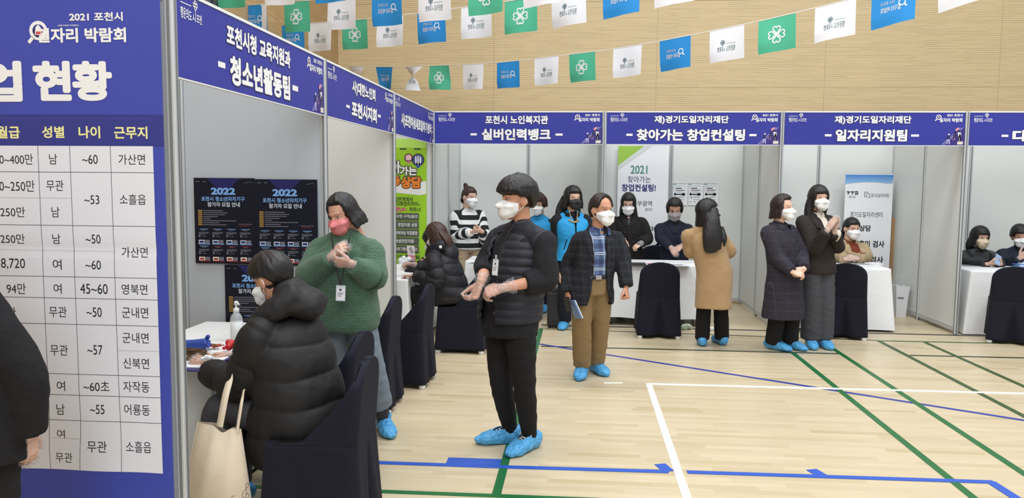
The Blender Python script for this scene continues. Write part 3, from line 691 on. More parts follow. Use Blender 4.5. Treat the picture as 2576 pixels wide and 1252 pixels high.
# white consulting banner on the rear wall of the second booth
CY_ = 1.95
def cw(px, py): q = ony(px, py, CY_); return q[0], q[2]
cx0, cx1, cz1, cz0 = cw(1553, 500)[0], cw(1680, 500)[0], 2.2, .45
root = empty('hanging_banner', ((cx0+cx1)/2, CY_, cz0), 'white consulting banner behind the woman in black with glasses', 'banner')
MB().box(((cx0+cx1)/2, CY_, (cz0+cz1)/2), (cx1-cx0, .003, cz1-cz0)).build('banner_sheet', mat('banner_white_plain', (232, 233, 236), .5), root)
bd = Board((0, CY_-.002, 0), (1, 0, 0), (0, 0, 1.), gap=.001)
def cb(a, b_, c, d): p, q = cw(a, d), cw(c, b_); return (p[0], p[1], q[0], q[1])
bd.poly([(cx0, cz1), (cx0+.36, cz1), (cx0, cw(0, 407)[1])], mat('ink_lime', (150, 190, 70), .5), 1); bd.poly([(cx0+.38, cz1), (cx0+.47, cz1), (cx0, cw(0, 418)[1]), (cx0, cw(0, 408)[1])], mat('ink_palegrey', (206, 210, 210), .5), 1)
bd.text('2021', cb(1586, 416, 1629, 437), mat('ink_teal', (86, 140, 130), .5), .02, 2); bd.text('찾아가는', cb(1579, 443, 1637, 459), M_INKD, .0, 2); bd.text('창업컨설팅!', cb(1564, 463, 1650, 481), mat('ink_indigo', (50, 52, 120), .5), .03, 2)
bd.text('북부광역', cb(1590, 505, 1640, 518), M_INKG, .0, 2); bd.text('센터가', cb(1622, 523, 1641, 531), M_INKG, .0, 2); bd.text('니다!', cb(1620, 569, 1648, 581), M_BLK, .03, 2); bd.text('도민', cb(1618, 605, 1636, 615), M_INKG, .0, 2)
bd.poly([cw(1625, 640), cw(1657, 607), (cx1, cw(0, 580)[1]), (cx1, cw(0, 618)[1]), cw(1636, 658), cw(1622, 658)], mat('ink_azure', (74, 140, 190), .5), 2); bd.poly([cw(1628, 632), (cx1, cw(0, 570)[1]), (cx1, cw(0, 578)[1]), cw(1624, 641)], mat('ink_palegrey', (206, 210, 210), .5), 2)
bd.poly([cw(1626, 654), cw(1650, 646), cw(1660, 662), cw(1630, 662)], mat('ink_palegreen', (150, 196, 160), .5), 3)
bd.build('print', root)
# three notices
NY = 1.985
for k, (a, lab) in enumerate(((1692, 'white notice sheet nearest the panel seam, first of the three on the rear wall'), (1731, 'white notice sheet in the middle of the three on the rear wall'), (1770, 'white notice sheet farthest from the seam, above the camel coat woman'))):
    p, q = ony(a, 516, NY), ony(a+38, 460, NY); w, h = q[0]-p[0], q[2]-p[2]
    r_ = empty('notice_sheet', (p[0]+w/2, NY, p[2]), lab, 'notice', 'notices on the rear wall'); MB().box((p[0]+w/2, NY, p[2]+h/2), (w-.004, .002, h)).build('sheet', mat('paper', (228, 230, 232), .6), r_)
    b = Board((p[0], NY-.001, p[2]), (1, 0, 0), (0, 0, 1.), gap=.001)
    R = lambda x0_, y0_, x1_, y1_, m: b.rect(x0_*w, y0_*h, x1_*w, y1_*h, m, 1)
    R(.0, .955, .96, .97, M_INKG); R(.02, .92, .2, .965, mat('ink_teal2', (70, 150, 170), .5))
    b.line([(.1*w, .86*h), (.85*w, .86*h), (.85*w, .55*h), (.1*w, .55*h)], .003, M_INKG, 1, closed=True)
    R(.18, .74, .6, .78, M_INKG); R(.18, .66, .8, .69, M_GRID); R(.18, .6, .7, .61, M_GRID); R(.08, .46, .85, .51, M_BLK); R(.1, .44, .2, .55, M_BLK); R(.62, .44, .82, .54, M_BLK)
    b.disc((.2*w, .34*h), .05*w, M_INKG, 1); R(.35, .36, .8, .38, M_GRID); R(.35, .25, .8, .265, M_GRID); R(.1, .14, .2, .17, M_GRID); R(.4, .14, .5, .17, M_GRID)
    b.build('print', r_)
# hanging banner with a blue top
RY = 1.80
def rw(px, py): q = ony(px, py, RY); return q[0], q[2]
p, q = rw(2124, 437), rw(2246, 437); x0, x1 = rw(2125, 500)[0], rw(2245, 500)[0]; z1, z0 = p[1], .35
root = empty('hanging_banner', ((x0+x1)/2, RY, z0), 'white banner with a blue curved top edge, behind the seated woman in beige', 'banner')
MB().box(((x0+x1)/2, RY, (z0+z1)/2), (x1-x0, .003, z1-z0)).build('banner_sheet', mat('banner_white_plain', (232, 233, 236), .5), root)
MB().box(((x0+x1)/2, RY+.006, z1), (x1-x0+.02, .012, .016)).build('top_rail', M_ALU, root)
def grad_blue():
    m, nt, b = newmat('banner_sky'); tc = N(nt, 'ShaderNodeTexCoord'); sp = N(nt, 'ShaderNodeSeparateXYZ'); L(nt, tc.outputs['Generated'], sp.inputs[0])
    L(nt, mixc(nt, sp.outputs[2], lin((150, 190, 228)), lin((58, 128, 200))), b.inputs['Base Color']); b.inputs['Roughness'].default_value = .5; return m
b2 = Board((0, RY-.002, 0), (1, 0, 0), (0, 0, 1.), gap=.001)
b2.poly([rw(2125, 463)]+[rw(2125+t*120, 463-5*math.sin(t*3.14)) for t in np.linspace(.1, .9, 9)]+[rw(2245, 461), (x1, z1-.01), (x0, z1-.01)], grad_blue(), 1); b2.build('blue_top', root)
bd = Board((0, RY-.002, 0), (1, 0, 0), (0, 0, 1.), gap=.001)
def rb(a, b_, c, d): p, q = rw(a, d), rw(c, b_); return (p[0], p[1], q[0], q[1])
for k in range(2):
    o = 2130+k*10; bd.poly([rw(o, 481), rw(o+9, 481), rw(o+4, 489), rw(o+1, 489), rw(o+5, 484), rw(o, 484)], M_BLK, 1)
bd.rect(*rb(2150, 481, 2159, 484), M_BLK, 1); bd.rect(*rb(2150, 486, 2159, 489), M_BLK, 1)
bd.text('경기도', rb(2135, 492, 2153, 498), M_BLK, .0, 1); bd.text('경기도일자리재단', rb(2191, 487, 2238, 496), M_BLK, .0, 1)
bd.line([rw(2184, 483), rw(2175, 483), rw(2175, 495), rw(2180, 495), rw(2180, 487), rw(2188, 487), rw(2188, 496), rw(2183, 496)], .008, M_BLK, 1)
bd.text('경기도일자리센터', rb(2138, 533, 2220, 546), M_BLK, .0, 1)
bd.text('취업상담', rb(2132, 566, 2191, 581), M_BLK, .03, 1); bd.text('직업흥미 검사', rb(2130, 605, 2225, 621), M_BLK, .03, 1); bd.text('인성 검사', rb(2150, 645, 2222, 660), M_BLK, .03, 1)
bd.build('print', root)
p = ony(2243, 620, 1.9)
o = MB().box((p[0], 1.9, .62), (.06, .09, 1.24), bev=.004).build('cardboard_sheet', mat('cardboard', (170, 134, 92), .8, noise_amt=.06, nscale=20.), origin=(p[0], 1.9, 0)); tag(o, 'brown cardboard sheet standing on edge behind the blue-topped banner', 'cardboard')
# ------------------------------------------------------------------ bunting: four cords of printed flags across the hall
M_FW = fabric('flag_white', (236, 238, 244), weave=300., bmp=.04, rough=.6, amt=.03, fold=4., foldb=.5); M_FG = fabric('flag_green', (84, 186, 150), weave=300., bmp=.04, rough=.6, amt=.04, fold=4., foldb=.5); M_FB = fabric('flag_blue', (44, 142, 214), weave=300., bmp=.04, rough=.6, amt=.04, fold=4., foldb=.5)
M_CORD = mat('cord_white', (230, 230, 228), .6); M_FI = mat('flag_ink', (84, 112, 128), .5); M_FI2 = mat('flag_ink_pale', (150, 178, 172), .5)
FH, FWD = .345, .40
def cord(A, B, pts, label, r=.004):
    P = [onpl(x, y, A, B) for x, y in pts]; C = catmull(P, 10); C = C[(C[:, 1] < WALL_Y-.01) & (C[:, 0] > WALL_X+.01)]
    o = mesh_obj('bunting_string', *tube(C, r, 6), M_CORD, origin=C[0]); tag(o, label, 'string', kind=None); return C
def flag(A, B, C, px, col, label, k, twist=0., dy=0., fold=0., wsc=1.):
    """rectangle hung from the cord; px is where its middle shows, twist turns it about the vertical"""
    # position on the cord whose projection has this px
    prj = [(PW/2+FPX*((c-A_C)@A_R)/((c-A_C)@A_F)) for c in C]; i = int(np.argmin(np.abs(np.array(prj)-px))); i = max(1, min(len(C)-2, i))
    c0 = C[i]; t = C[i+1]-C[i-1]; t /= np.linalg.norm(t)
    if twist: 
        ca, sa = math.cos(twist), math.sin(twist); t2 = np.array([t[0]*ca-t[1]*sa, t[0]*sa+t[1]*ca, t[2]])
    else: t2 = t
    r_ = RNG; w = FWD*wsc; sw = r_.uniform(-.5, .5); n = np.cross(t2, np.array([0, 0, 1.])); n /= np.linalg.norm(n); ph = r_.uniform(0, 6)
    def surf(u, v):     # u -.5...5, v 0 top..1 bottom
        uu = u*w*(1-.0*v); q = c0+t*(u*w)*(1-v*abs(fold))+(t2*uu-t*uu)*min(v*1.6, 1)
        return q+np.array([0, 0, -FH*v-.004])+n*(.018*v*math.sin(u*5+ph)+.03*sw*v*v-.03*max(0, v-.75)*(.5-u)*2)+np.array([t[0], t[1], 0])*fold*v*.12*(1 if fold > 0 else 1)
    V = []; F = []; nu, nv = 13, 13
    for j in range(nv):
        for i in range(nu): V.append(surf(i/(nu-1)-.5, j/(nv-1)))
    for j in range(nv-1):
        for i in range(nu-1): a = j*nu+i; F.append((a, a+nu, a+nu+1, a+1))
    root = empty('bunting_flag', c0, label, 'flag', {'W': 'white bunting flags', 'G': 'green bunting flags', 'B': 'blue bunting flags'}[col])
    mesh_obj('flag_cloth', V, F, {'W': M_FW, 'G': M_FG, 'B': M_FB}[col], root)
    bd = Board((0, 0, 0), (1, 0, 0), (0, 1, 0), gap=0)
    if col == 'G': clover(bd, (0, -.5*FH), .085, M_FW, .013)
    elif col == 'B': mark_fair(bd, (-.11, -.64*FH, .11, -.33*FH), M_FW, mirror=True, bold=.02)
    else: mark_city(bd, (-.1, -.72*FH, .1, -.36*FH), M_FI, mirror=True, bold=.01, tint=M_FI2)
    P, FF = bd.mb.arr(); e = 1e-3; W = []
    for p in P:
        u, v = p[0]/w, -p[1]/FH; s0 = surf(u, v); nn = np.cross(surf(u+e, v)-s0, surf(u, v-e)-s0); nn /= np.linalg.norm(nn)+1e-9
        if nn @ (A_C-s0) < 0: nn = -nn
        W.append(s0+nn*.0025)
    mesh_obj('flag_print', W, FF, bd.mats, root, bd.mb.M, smooth=False)
C1 = ((.22, 1.95), (4.37, -1.06)); C2 = ((-1.56, .65), (2.15, -1.2)); C3 = ((-1.51, -.25), (1.35, -1.6)); C4 = ((-1.5, -1.3), (1.2, -2.5))
K1 = cord(*C1, [(856, 166), (995, 168), (1147, 163), (1240, 158), (1305, 152), (1504, 128), (1655, 104), (1900, 55), (2050, 20), (2141, -3), (2330, -56), (2520, -118)], 'lowest white bunting string, crossing the whole timber wall')
K2 = cord(*C2, [(540, 77), (677, 66), (892, 50), (1053, 33), (1132, 23), (1177, 17), (1310, -2), (1430, -24), (1563, -52), (1760, -98)], 'second white bunting string, just above the lowest one')
K3 = cord(*C3, [(520, 22), (615, 14), (746, 3), (789, 0), (900, -12), (1092, -36), (1222, -56), (1400, -88)], 'third white bunting string, mostly above the picture')
K4 = cord(*C4, [(480, -62), (580, -68), (703, -78), (832, -88), (1000, -110)], 'highest white bunting string, above the picture top')
ORD = ['first', 'second', 'third', 'fourth', 'fifth', 'sixth', 'seventh', 'eighth', 'ninth', 'tenth']
seq = 'WBWGWBWGWBWGWBW'; pxs = [2420, 2257, 2100, 1953, 1820, 1694, 1577, 1469, 1368, 1276, 1188, 1112, 1035, 962, 893]
NAMES = {'W': 'white flag with grey mark', 'G': 'green flag with a white clover', 'B': 'blue flag with white lettering'}
cnt = {'W': 0, 'G': 0, 'B': 0}; CN = {'W': 'white', 'G': 'green', 'B': 'blue'}
for k, (c, x) in enumerate(zip(seq, pxs)):
    s = ORD[cnt[c]]; cnt[c] += 1
    lab = '%s on the lowest string, %s %s from the right' % (NAMES[c], s, CN[c])
    tw = {11: .25, 12: -.9, 13: .0, 14: -.5}.get(k, 0.); fo = {13: .35, 11: .1, 12: -.5, 14: .5}.get(k, 0.)
    if k == 12: lab = 'white flag twisted into a point, on the lowest string'
    if k == 13: lab = 'blue flag slanting sideways on the lowest string, beside the twisted white one'
    flag(*C1, K1, x, c, lab, k, tw, fold=fo)
for cd, KK, seq, pxs, nm in ((C2, K2, 'WBWGWBWGWB', (1700, 1563, 1430, 1310, 1193, 1088, 987, 890, 800, 716), 'second'), (C3, K3, 'WGWBWGWB', (1358, 1222, 1092, 970, 857, 745, 643, 548), 'third'), (C4, K4, 'BWG', (832, 700, 582), 'highest')):
    cnt = {'W': 0, 'G': 0, 'B': 0}
    for k, (c, x) in enumerate(zip(seq, pxs)):
        s = ORD[cnt[c]]; cnt[c] += 1
        flag(*cd, KK, x, c, '%s on the %s string, %s %s from the right' % (NAMES[c], nm, s, CN[c]) if nm != 'highest' else '%s on the highest string, half cut by the picture top' % NAMES[c], k)
# ------------------------------------------------------------------ covered banquet chairs
M_NAVYC = fabric('chair_cover_navy', (21, 21, 35), weave=420., bmp=.1, rough=.9, amt=.1, fold=9., foldb=.4); M_FOOT = mat('foot_white', (222, 222, 218), .5)
def chair_sections(z):
    """one horizontal outline of the stretched cover: flat pleated back, hollow front above the seat"""
    if z <= .46:
        t = z/.46; yb, yf, hw = -.255+.03*t, .25-.03*t, .245-.025*t; low = max(0., .43-z)/.43
    else:
        t = (z-.46)/.375; yb = -.226-.03*t; top = max(0., (z-.69)/.146); low = 0.
        hw = (.220-.010*t)*max(0.02, 1-min(top, 1.)**2.4)**.42; yf = max(-.225+.30*max(0., 1-t)**1.35, yb+.03)
    P = []; c = min(.035, hw*.4)
    def rnd(x): d = max(0., abs(x)-(hw-c)); return c-math.sqrt(max(c*c-d*d, 0.))
    for i in range(31):                                                     # back, left to right seen from the front
        x = hw-2*hw*i/30
        y = yb+rnd(x)+.075*math.exp(-(x/(.008+.045*low))**2)*low**.8-.010*math.exp(-((abs(x)-.05-.06*low)/.03)**2)*low
        P.append((x, min(y, yf-.01)))
    y0 = yb+c
    for i in range(1, 8): P.append((-hw+(.03*low*math.sin(math.pi*i/8) if low else 0), y0+(yf-c-y0)*i/8) if yf-c > y0 else (-hw, y0))
    for i in range(25):
        x = -hw+2*hw*i/24
        if z <= .46: y = yf-rnd(x)-.03*math.exp(-(x/.12)**2)*low
        else: y = max(yb+.045+(yf-yb-.045)*(abs(x)/hw)**5-rnd(x)*.6, yb+.03)
        P.append((x, y))
    for i in range(7, 0, -1): P.append((hw-(.03*low*math.sin(math.pi*i/8) if low else 0), y0+(yf-c-y0)*i/8) if yf-c > y0 else (hw, y0))
    return P[::-1]
def loft_rows(zs, fn):
    V = []; F = []; n = len(fn(zs[0]))
    for z in zs: V += [(x, y, z) for x, y in fn(z)]
    for k in range(len(zs)-1):
        for i in range(n): j = (i+1) % n; F.append((k*n+i, k*n+j, (k+1)*n+j, (k+1)*n+i))
    F.append(tuple(range(n-1, -1, -1))); F.append(tuple((len(zs)-1)*n+i for i in range(n)))
    return V, F
def make_chair(label, group):
    r = empty('banquet_chair', (0, 0, 0), label, 'chair', group)
    V, F = loft_rows([.036]+list(np.linspace(.06, .40, 12))+[.43, .45, .46], chair_sections); mesh_obj('seat_cover', V, F, M_NAVYC, r)
    V, F = loft_rows([.458]+list(np.linspace(.47, .76, 18))+[.775, .79, .803, .815, .824, .831, .835, .8365], chair_sections); mesh_obj('backrest_cover', V, F, M_NAVYC, r)
    for sx_ in (-1, 1):
        for sy_ in (-1, 1):
            m = MB(); m.lathe([(.027, 0), (.028, .02), (.022, .06), (.018, .07)], (sx_*.205, -.222 if sy_ < 0 else .212, 0), 12); m.build('leg', M_FOOT, r)
    return r
CH0 = make_chair('', 'navy covered chairs')
first = [True]
def chair(x, y, phi, label):
    c = CH0 if first[0] else copy_tree(CH0); first[0] = False
    c.location = (x, y, 0); c.rotation_euler = (0, 0, math.pi-math.radians(phi)); c['label'] = label; return c
chair(.475, -5.54, 88, 'navy covered chair under the man in the black puffer coat')
chair(.27, -4.88, 92, 'navy covered chair between the seated man and the green sweater woman')
chair(.13, -3.50, 90, 'navy covered chair right behind the green sweater, nearer of the empty middle pair')
chair(.25, -2.78, 92, 'navy covered chair farther along the empty middle pair, its seat edge showing')
chair(.57, -1.43, 92, 'navy covered chair under the woman with the leaflet in the corner booth')
chair(.50, -.62, 96, 'navy covered chair under the person hidden behind the leaflet woman')
chair(2.61, -.42, 180, 'navy covered chair seen from behind, beside the camel coat woman')
chair(2.78, 1.47, 0, 'navy covered chair behind the woman in the navy coat and grey mask')
chair(4.70, -.20, 196, 'navy covered chair beside the clapping woman')
chair(6.44, -.30, 204, 'navy covered chair at the table of the seated pair')
chair(5.02, 1.12, 10, 'navy covered chair under the woman with clasped hands')
chair(6.42, 1.06, 10, 'navy covered chair under the woman with the phone')
chair(7.02, 1.06, 10, 'navy covered chair under the man in the navy sweater')
# ------------------------------------------------------------------ tables and cloths
M_CLOTH = fabric('tablecloth_white', (226, 227, 226), weave=300., bmp=.12, rough=.85, amt=.03, fold=5., foldb=.7); M_TOP = mat('table_top', (196, 190, 180), .5); M_LEG = mat('table_leg', (96, 98, 100), .4, metal=.5)
def table(x0, x1, y0, y1, label, cloth_label, hem=.02, flare=.05, seed=0, ht=.725):
    r = empty('folding_table', ((x0+x1)/2, (y0+y1)/2, 0), label, 'table', 'folding tables under cloths')
    MB().box(((x0+x1)/2, (y0+y1)/2, ht-.018), (x1-x0, y1-y0, .03), bev=.004).build('tabletop', M_TOP, r)
    for sx_ in (0, 1):
        for sy_ in (0, 1): MB().tube([((x0+.06, x1-.06)[sx_], (y0+.06, y1-.06)[sy_], ht-.035), ((x0+.06, x1-.06)[sx_], (y0+.06, y1-.06)[sy_], 0)], .014, 8).build('leg', M_LEG, r)
    rg = random.Random(seed); W, D = x1-x0, y1-y0; per = 2*(W+D); n = 220; ph = [rg.uniform(0, 6.28) for _ in range(6)]
    base = []
    for i in range(n):
        s = per*i/n
        if s < W: p = (x0+s, y0); q = (0, -1); c = min(s, W-s)
        elif s < W+D: p = (x1, y0+s-W); q = (1, 0); c = min(s-W, W+D-s)
        elif s < 2*W+D: p = (x1-(s-W-D), y1); q = (0, 1); c = min(s-W-D, 2*W+D-s)
        else: p = (x0, y1-(s-2*W-D)); q = (-1, 0); c = min(s-2*W-D, per-s)
        cx_, cy_ = (x0+x1)/2, (y0+y1)/2; dx, dy = p[0]-cx_, p[1]-cy_
        k = math.exp(-(c/.10)**2); e = np.array([math.copysign(1, dx), math.copysign(1, dy)])/1.414; o = np.array(q)*(1-k)+e*k; base.append((p, o/np.linalg.norm(o), s, k))
    V = []; F = []; zs = [ht+.004]+[ht+.004-(ht-hem)*t for t in (.008, .03, .08, .16, .26, .38, .5, .62, .74, .86, .95, 1.)]
    for kz, z in enumerate(zs):
        t = (ht+.004-z)/(ht-hem)
        for p, o, s, k in base:
            wv = .5+.5*math.sin(s*13+ph[0]+1.3*math.sin(s*4+ph[1])); off = .006+(t*flare*(.35+.5*k)+t**1.2*(.012+flare*.5)*wv*(.4+.6*math.sin(s*5+ph[2])**2)) if kz else .0
            zz = z+(.012*math.sin(s*6+ph[3])*t if hem > .05 else 0)
            V.append((p[0]+o[0]*off, p[1]+o[1]*off, zz))
    for kz in range(len(zs)-1):
        for i in range(n): j = (i+1) % n; F.append((kz*n+i, (kz+1)*n+i, (kz+1)*n+j, kz*n+j))
    F.append(tuple(range(n)))
    o = mesh_obj('tablecloth', V, F, M_CLOTH, smooth=[True]*(len(F)-1)+[False], origin=((x0+x1)/2, (y0+y1)/2, 0)); tag(o, cloth_label, 'tablecloth', 'white tablecloths')
table(-.80, -.18, -5.34, -4.12, 'craft table hidden under its cloth, in the nearest booth', 'white cloth on the craft table with the pump bottle', seed=1)
table(-.58, .05, -1.66, -.25, 'table hidden under its cloth, in front of the green banner', 'white cloth on the table with the pink leaflet', seed=2, flare=.06)
table(.36, 1.22, .22, .86, 'table hidden under its cloth, in front of the striped sweater woman', 'white cloth on the table of the striped sweater woman', seed=3)
table(2.06, 3.22, .12, .74, 'table with its legs showing below the short cloth', 'white cloth with a raised hem, on the table behind the rear-facing chair', hem=.085, seed=4, flare=.03)
table(4.20, 5.30, .10, .72, 'table hidden under its cloth, in front of the blue-topped banner', 'white cloth on the table behind the clapping woman', seed=5, flare=.07)
table(6.16, 7.55, .05, .68, 'table hidden under its cloth, in front of the seated pair', 'white cloth pooling on the floor beside the free-standing post', hem=.006, seed=6, flare=.06)
TZ = .731
# ------------------------------------------------------------------ things on the tables
def sheet(px, py, w, d, label, rz=0., m=None, name='paper_sheet', cat='paper', h=.004, lines=True, group=None):
    p = onz(px, py, TZ); r = empty(name, (p[0], p[1], TZ), label, cat, group); 
    MB().box((p[0], p[1], TZ+h/2), (w, d, h), rz=rz).build('page' if h < .01 else 'pages', m or mat('paper', (228, 230, 232), .6), r)
    if lines:
        b = Board((p[0], p[1], TZ+h), (math.cos(rz), math.sin(rz), 0), (-math.sin(rz), math.cos(rz), 0), gap=.0008)
        for k in range(5): b.rect(-w*.38, d*(.36-.16*k), w*(.38 if k % 2 else .2), d*(.30-.16*k), M_GRID, 0)
        b.build('print', r)
    return r
sheet(1207, 662, .26, .2, 'grey booklet on the table of the striped sweater woman', m=mat('booklet_grey', (176, 178, 182), .5), name='booklet', cat='booklet')
sheet(1592, 664, .30, .2, 'flat black clipboard on the table, below the woman with glasses', m=mat('clipboard_black', (40, 42, 46), .5), name='clipboard', cat='clipboard', h=.012, lines=False)
sheet(1648, 665, .22, .18, 'white leaflet with a red panel, behind the rear-facing chair', name='leaflet', cat='leaflet')
p = onz(1638, 664.5, TZ); b_ = MB().box((p[0], p[1]+.02, TZ+.0062), (.1, .06, .002)).build('red_panel', mat('leaflet_red', (206, 70, 84), .5), bpy.data.objects['leaflet'])
sheet(1706, 667, .26, .2, 'white form on the table, below the woman in the grey mask', rz=-.1, name='paper_form', cat='paper')
sheet(2174, 667, .30, .22, 'stack of leaflets in front of the woman with clasped hands', rz=.1, name='leaflet_stack', cat='leaflets', h=.012)
sheet(2198, 665, .16, .14, 'white envelope lying on the leaflet stack', rz=.15, name='envelope', cat='envelope', h=.02, lines=False)
sheet(2440, 668, .22, .18, 'grey paper on the table near the free-standing post', m=mat('booklet_grey', (176, 178, 182), .5))
for k in range(4): 
    p = onz(2578, 671, TZ); c = ((112, 150, 206), (228, 230, 234), (96, 136, 196), (206, 216, 230))[k]
    o = MB().box((p[0]+.02*(k % 2), p[1]+.01*k, TZ+.008+k*.013), (.24, .19, .012), rz=.1*k-.1, bev=.002).build('notebook', mat('notebook_%d' % k, c, .45), origin=(p[0], p[1], TZ+k*.013)); tag(o, ('blue notebook at the bottom of the pile by the seated man', 'white notebook second from the bottom of the pile', 'blue notebook third from the bottom of the pile', 'pale notebook on top of the pile by the seated man')[k], 'notebook', 'notebooks on the table of the seated pair')
# pump bottle
p = onz(596, 856, TZ); r = empty('pump_bottle', (p[0], p[1], TZ), 'tall clear pump bottle with a white label, in front of the lowest dark poster', 'bottle')
def clear(name, col, rough=.08, alpha=.25):
    if name in MATS: return MATS[name]
    m, nt, b = newmat(name); b.inputs['Base Color'].default_value = (*lin(col), 1); b.inputs['Roughness'].default_value = rough; b.inputs['Alpha'].default_value = alpha; b.inputs['Specular IOR Level'].default_value = .8; MATS[name] = m; return m
s = 1.0
MB().lathe([(.034, .0), (.036, .004), (.036, .125), (.033, .145), (.02, .165), (.013, .172)], p, 28).build('body', clear('bottle_clear', (220, 226, 228), .1, .45), r)
MB().lathe([(.0366, .01), (.0366, .118)], p, 28).build('bottle_label', mat('label_white', (226, 228, 226), .5), r)
m = MB(); m.lathe([(.017, .168), (.017, .196), (.007, .198), (.006, .214), (.011, .216), (.012, .236), (.006, .24)], p, 20); m.tube([p+np.array([0, 0, .230]), p+np.array([.02, -.02, .232]), p+np.array([.034, -.034, .222])], .0045); m.build('pump', mat('pump_white', (236, 238, 238), .4), r)
# tray board, gloves, wreath and craft pieces
p = onz(478, 925, TZ); o = MB().box((p[0]-.06, p[1]+.07, TZ+.004), (.36, .3, .007), rz=.03).build('work_mat', mat('mat_indigo', (58, 52, 110), .5), origin=(p[0], p[1], TZ)); tag(o, 'dark blue work mat at the near edge of the craft table', 'mat')
o = MB().box((p[0]-.05, p[1]+.09, TZ+.0105), (.32, .25, .005), rz=.04).build('paper_sheet', mat('paper', (228, 230, 232), .6), origin=(p[0], p[1], TZ)); tag(o, 'white paper lying on the dark blue work mat', 'paper')
def tw(px, py, z): return onz(px, py, z)
M_GLV = mat('rubber_blue', (36, 66, 150), .5, noise_amt=.06, nscale=40.)
G = []
a = tw(446, 868, TZ+.03); b2 = tw(515, 866, TZ+.03); 
parts = [loft([a, (a+b2)/2, b2], [.034, .03, .036], [.024, .022, .022], (0, 0, 1), 16, 5, round0=.01, round1=.01)[:2]]
for (x, y, z, rr) in ((524, 845, .075, .012), (527, 858, .05, .009), (529, 866, .04, .009), (524, 872, .03, .009)): parts.append(loft([b2-np.array([.02, 0, 0]), tw(514, 862, TZ+.03), tw(x, y, TZ+z)], [.02, rr*1.25, rr], [.016, rr*1.2, rr], (0, 0, 1), 12, 5, round1=.006)[:2])
V, F = fuse(parts, .004, 3); o = mesh_obj('rubber_glove', V, F, M_GLV, origin=tuple(a)); tag(o, 'blue rubber glove lying on the craft table by the end post', 'glove')
M_TWIG = mat('twig_brown', (96, 70, 44), .85, noise_amt=.3, nscale=90.)
m = MB(); rg = random.Random(3); c = tw(470, 893, TZ+.02)
for k in range(26):
    P = []; r0 = .062+rg.uniform(-.014, .014); h0 = rg.uniform(0, .03); o0 = rg.uniform(0, 6.28)
    for t in np.linspace(0, 6.28, 30)[:-1]: P.append((c[0]+r0*1.35*math.cos(t)+rg.uniform(-.002, .002), c[1]+r0*1.5*math.sin(t), c[2]-.016+h0+.005*math.sin(3*t+o0)))
    m.tube(P, .0028, 5, closed=True)
o = m.build('twig_wreath', M_TWIG, origin=tuple(c)); tag(o, 'brown oval twig wreath on the white paper, by the end post', 'wreath')
def blob(name, px, py, dz, rad, m_, label, cat, n=10, amp=.3, spread=1., seed=1, group=None):
    c = tw(px, py, TZ+dz); rg = random.Random(seed)
    parts = [ellipsoid(c+np.array([rg.uniform(-1, 1), rg.uniform(-1, 1), rg.uniform(-.4, .6)])*rad*spread, (rad*rg.uniform(.5, .8),)*3, 12) for _ in range(n)]
    V, F = fuse(parts, max(rad*.12, .003), 2); o = mesh_obj(name, V, F, m_, origin=tuple(c)); return tag(o, label, cat, group)
blob('cotton_ball', 521, 901, .045, .018, mat('cotton_white', (240, 240, 240), .9), 'white cotton ball held between the seated man\'s gloved hands', 'cotton', 6, seed=2)
blob('ribbon_flower', 588, 868, .045, .028, mat('ribbon_red', (186, 30, 38), .5), 'red ribbon flower beside the pump bottle base', 'ornament', 12, seed=4)
blob('ribbon_flower', 571, 874, .02, .014, mat('ribbon_red', (186, 30, 38), .5), 'small red ornament left of the red ribbon flower', 'ornament', 5, seed=5)
blob('cotton_ball', 599, 861, .06, .016, mat('cotton_white', (240, 240, 240), .9), 'white cotton ball in front of the pump bottle', 'cotton', 5, seed=6)
blob('pine_sprig', 600, 884, .025, .02, mat('sprig_green', (52, 74, 50), .8, noise_amt=.3, nscale=80.), 'dark green sprig below the red ribbon flower', 'ornament', 8, seed=8)
m = MB(); rg = random.Random(9); c = tw(541, 868, TZ+.02)
for k in range(16):
    d = np.array([rg.uniform(-.06, .06), rg.uniform(-.02, .02), rg.uniform(-.005, .02)]); q = c+np.array([rg.uniform(-.03, .03), rg.uniform(-.02, .02), 0]); m.tube([q-d*.6, q+d*.6], .004, 6, mi=k % 3)
o = m.build('cinnamon_bundle', [mat('stick_red', (170, 56, 40), .5), M_TWIG, mat('stick_copper', (150, 86, 50), .4)], origin=tuple(c)); tag(o, 'bundle of red and brown craft sticks behind the cotton ball', 'craft sticks')
# leaflet stand and small white bag in the corner booth
p = tw(1036, 660, TZ); r = empty('leaflet', (p[0], p[1], TZ), 'pink and white leaflet standing upright in front of the green banner', 'leaflet')
u = np.array([.96, -.25, 0]); c = p+np.array([0, 0, .1])
bd = Board(p+np.array([-.045, 0, .0]), u, np.array([-.10, .12, 1.])/1.01, gap=0); bd.rect(0, 0, .1, .2, mat('leaflet_white', (226, 218, 220), .5), 0); bd.rect(.0, 0, .1, .085, mat('leaflet_pink', (206, 110, 130), .5), 1); bd.rect(.02, .02, .085, .035, M_INK, 2); bd.rect(.015, .05, .09, .06, M_INK, 2); bd.poly([(.05, .1), (.09, .12), (.06, .19), (.02, .17)], mat('leaflet_grey', (160, 156, 164), .5), 2)
bd.build('sheet', r)
blob('plastic_bag', 1016, 655, .035, .05, clear('film_white', (232, 234, 236), .25, .8), 'crumpled white plastic bag beside the pink leaflet', 'bag', 8, seed=11)
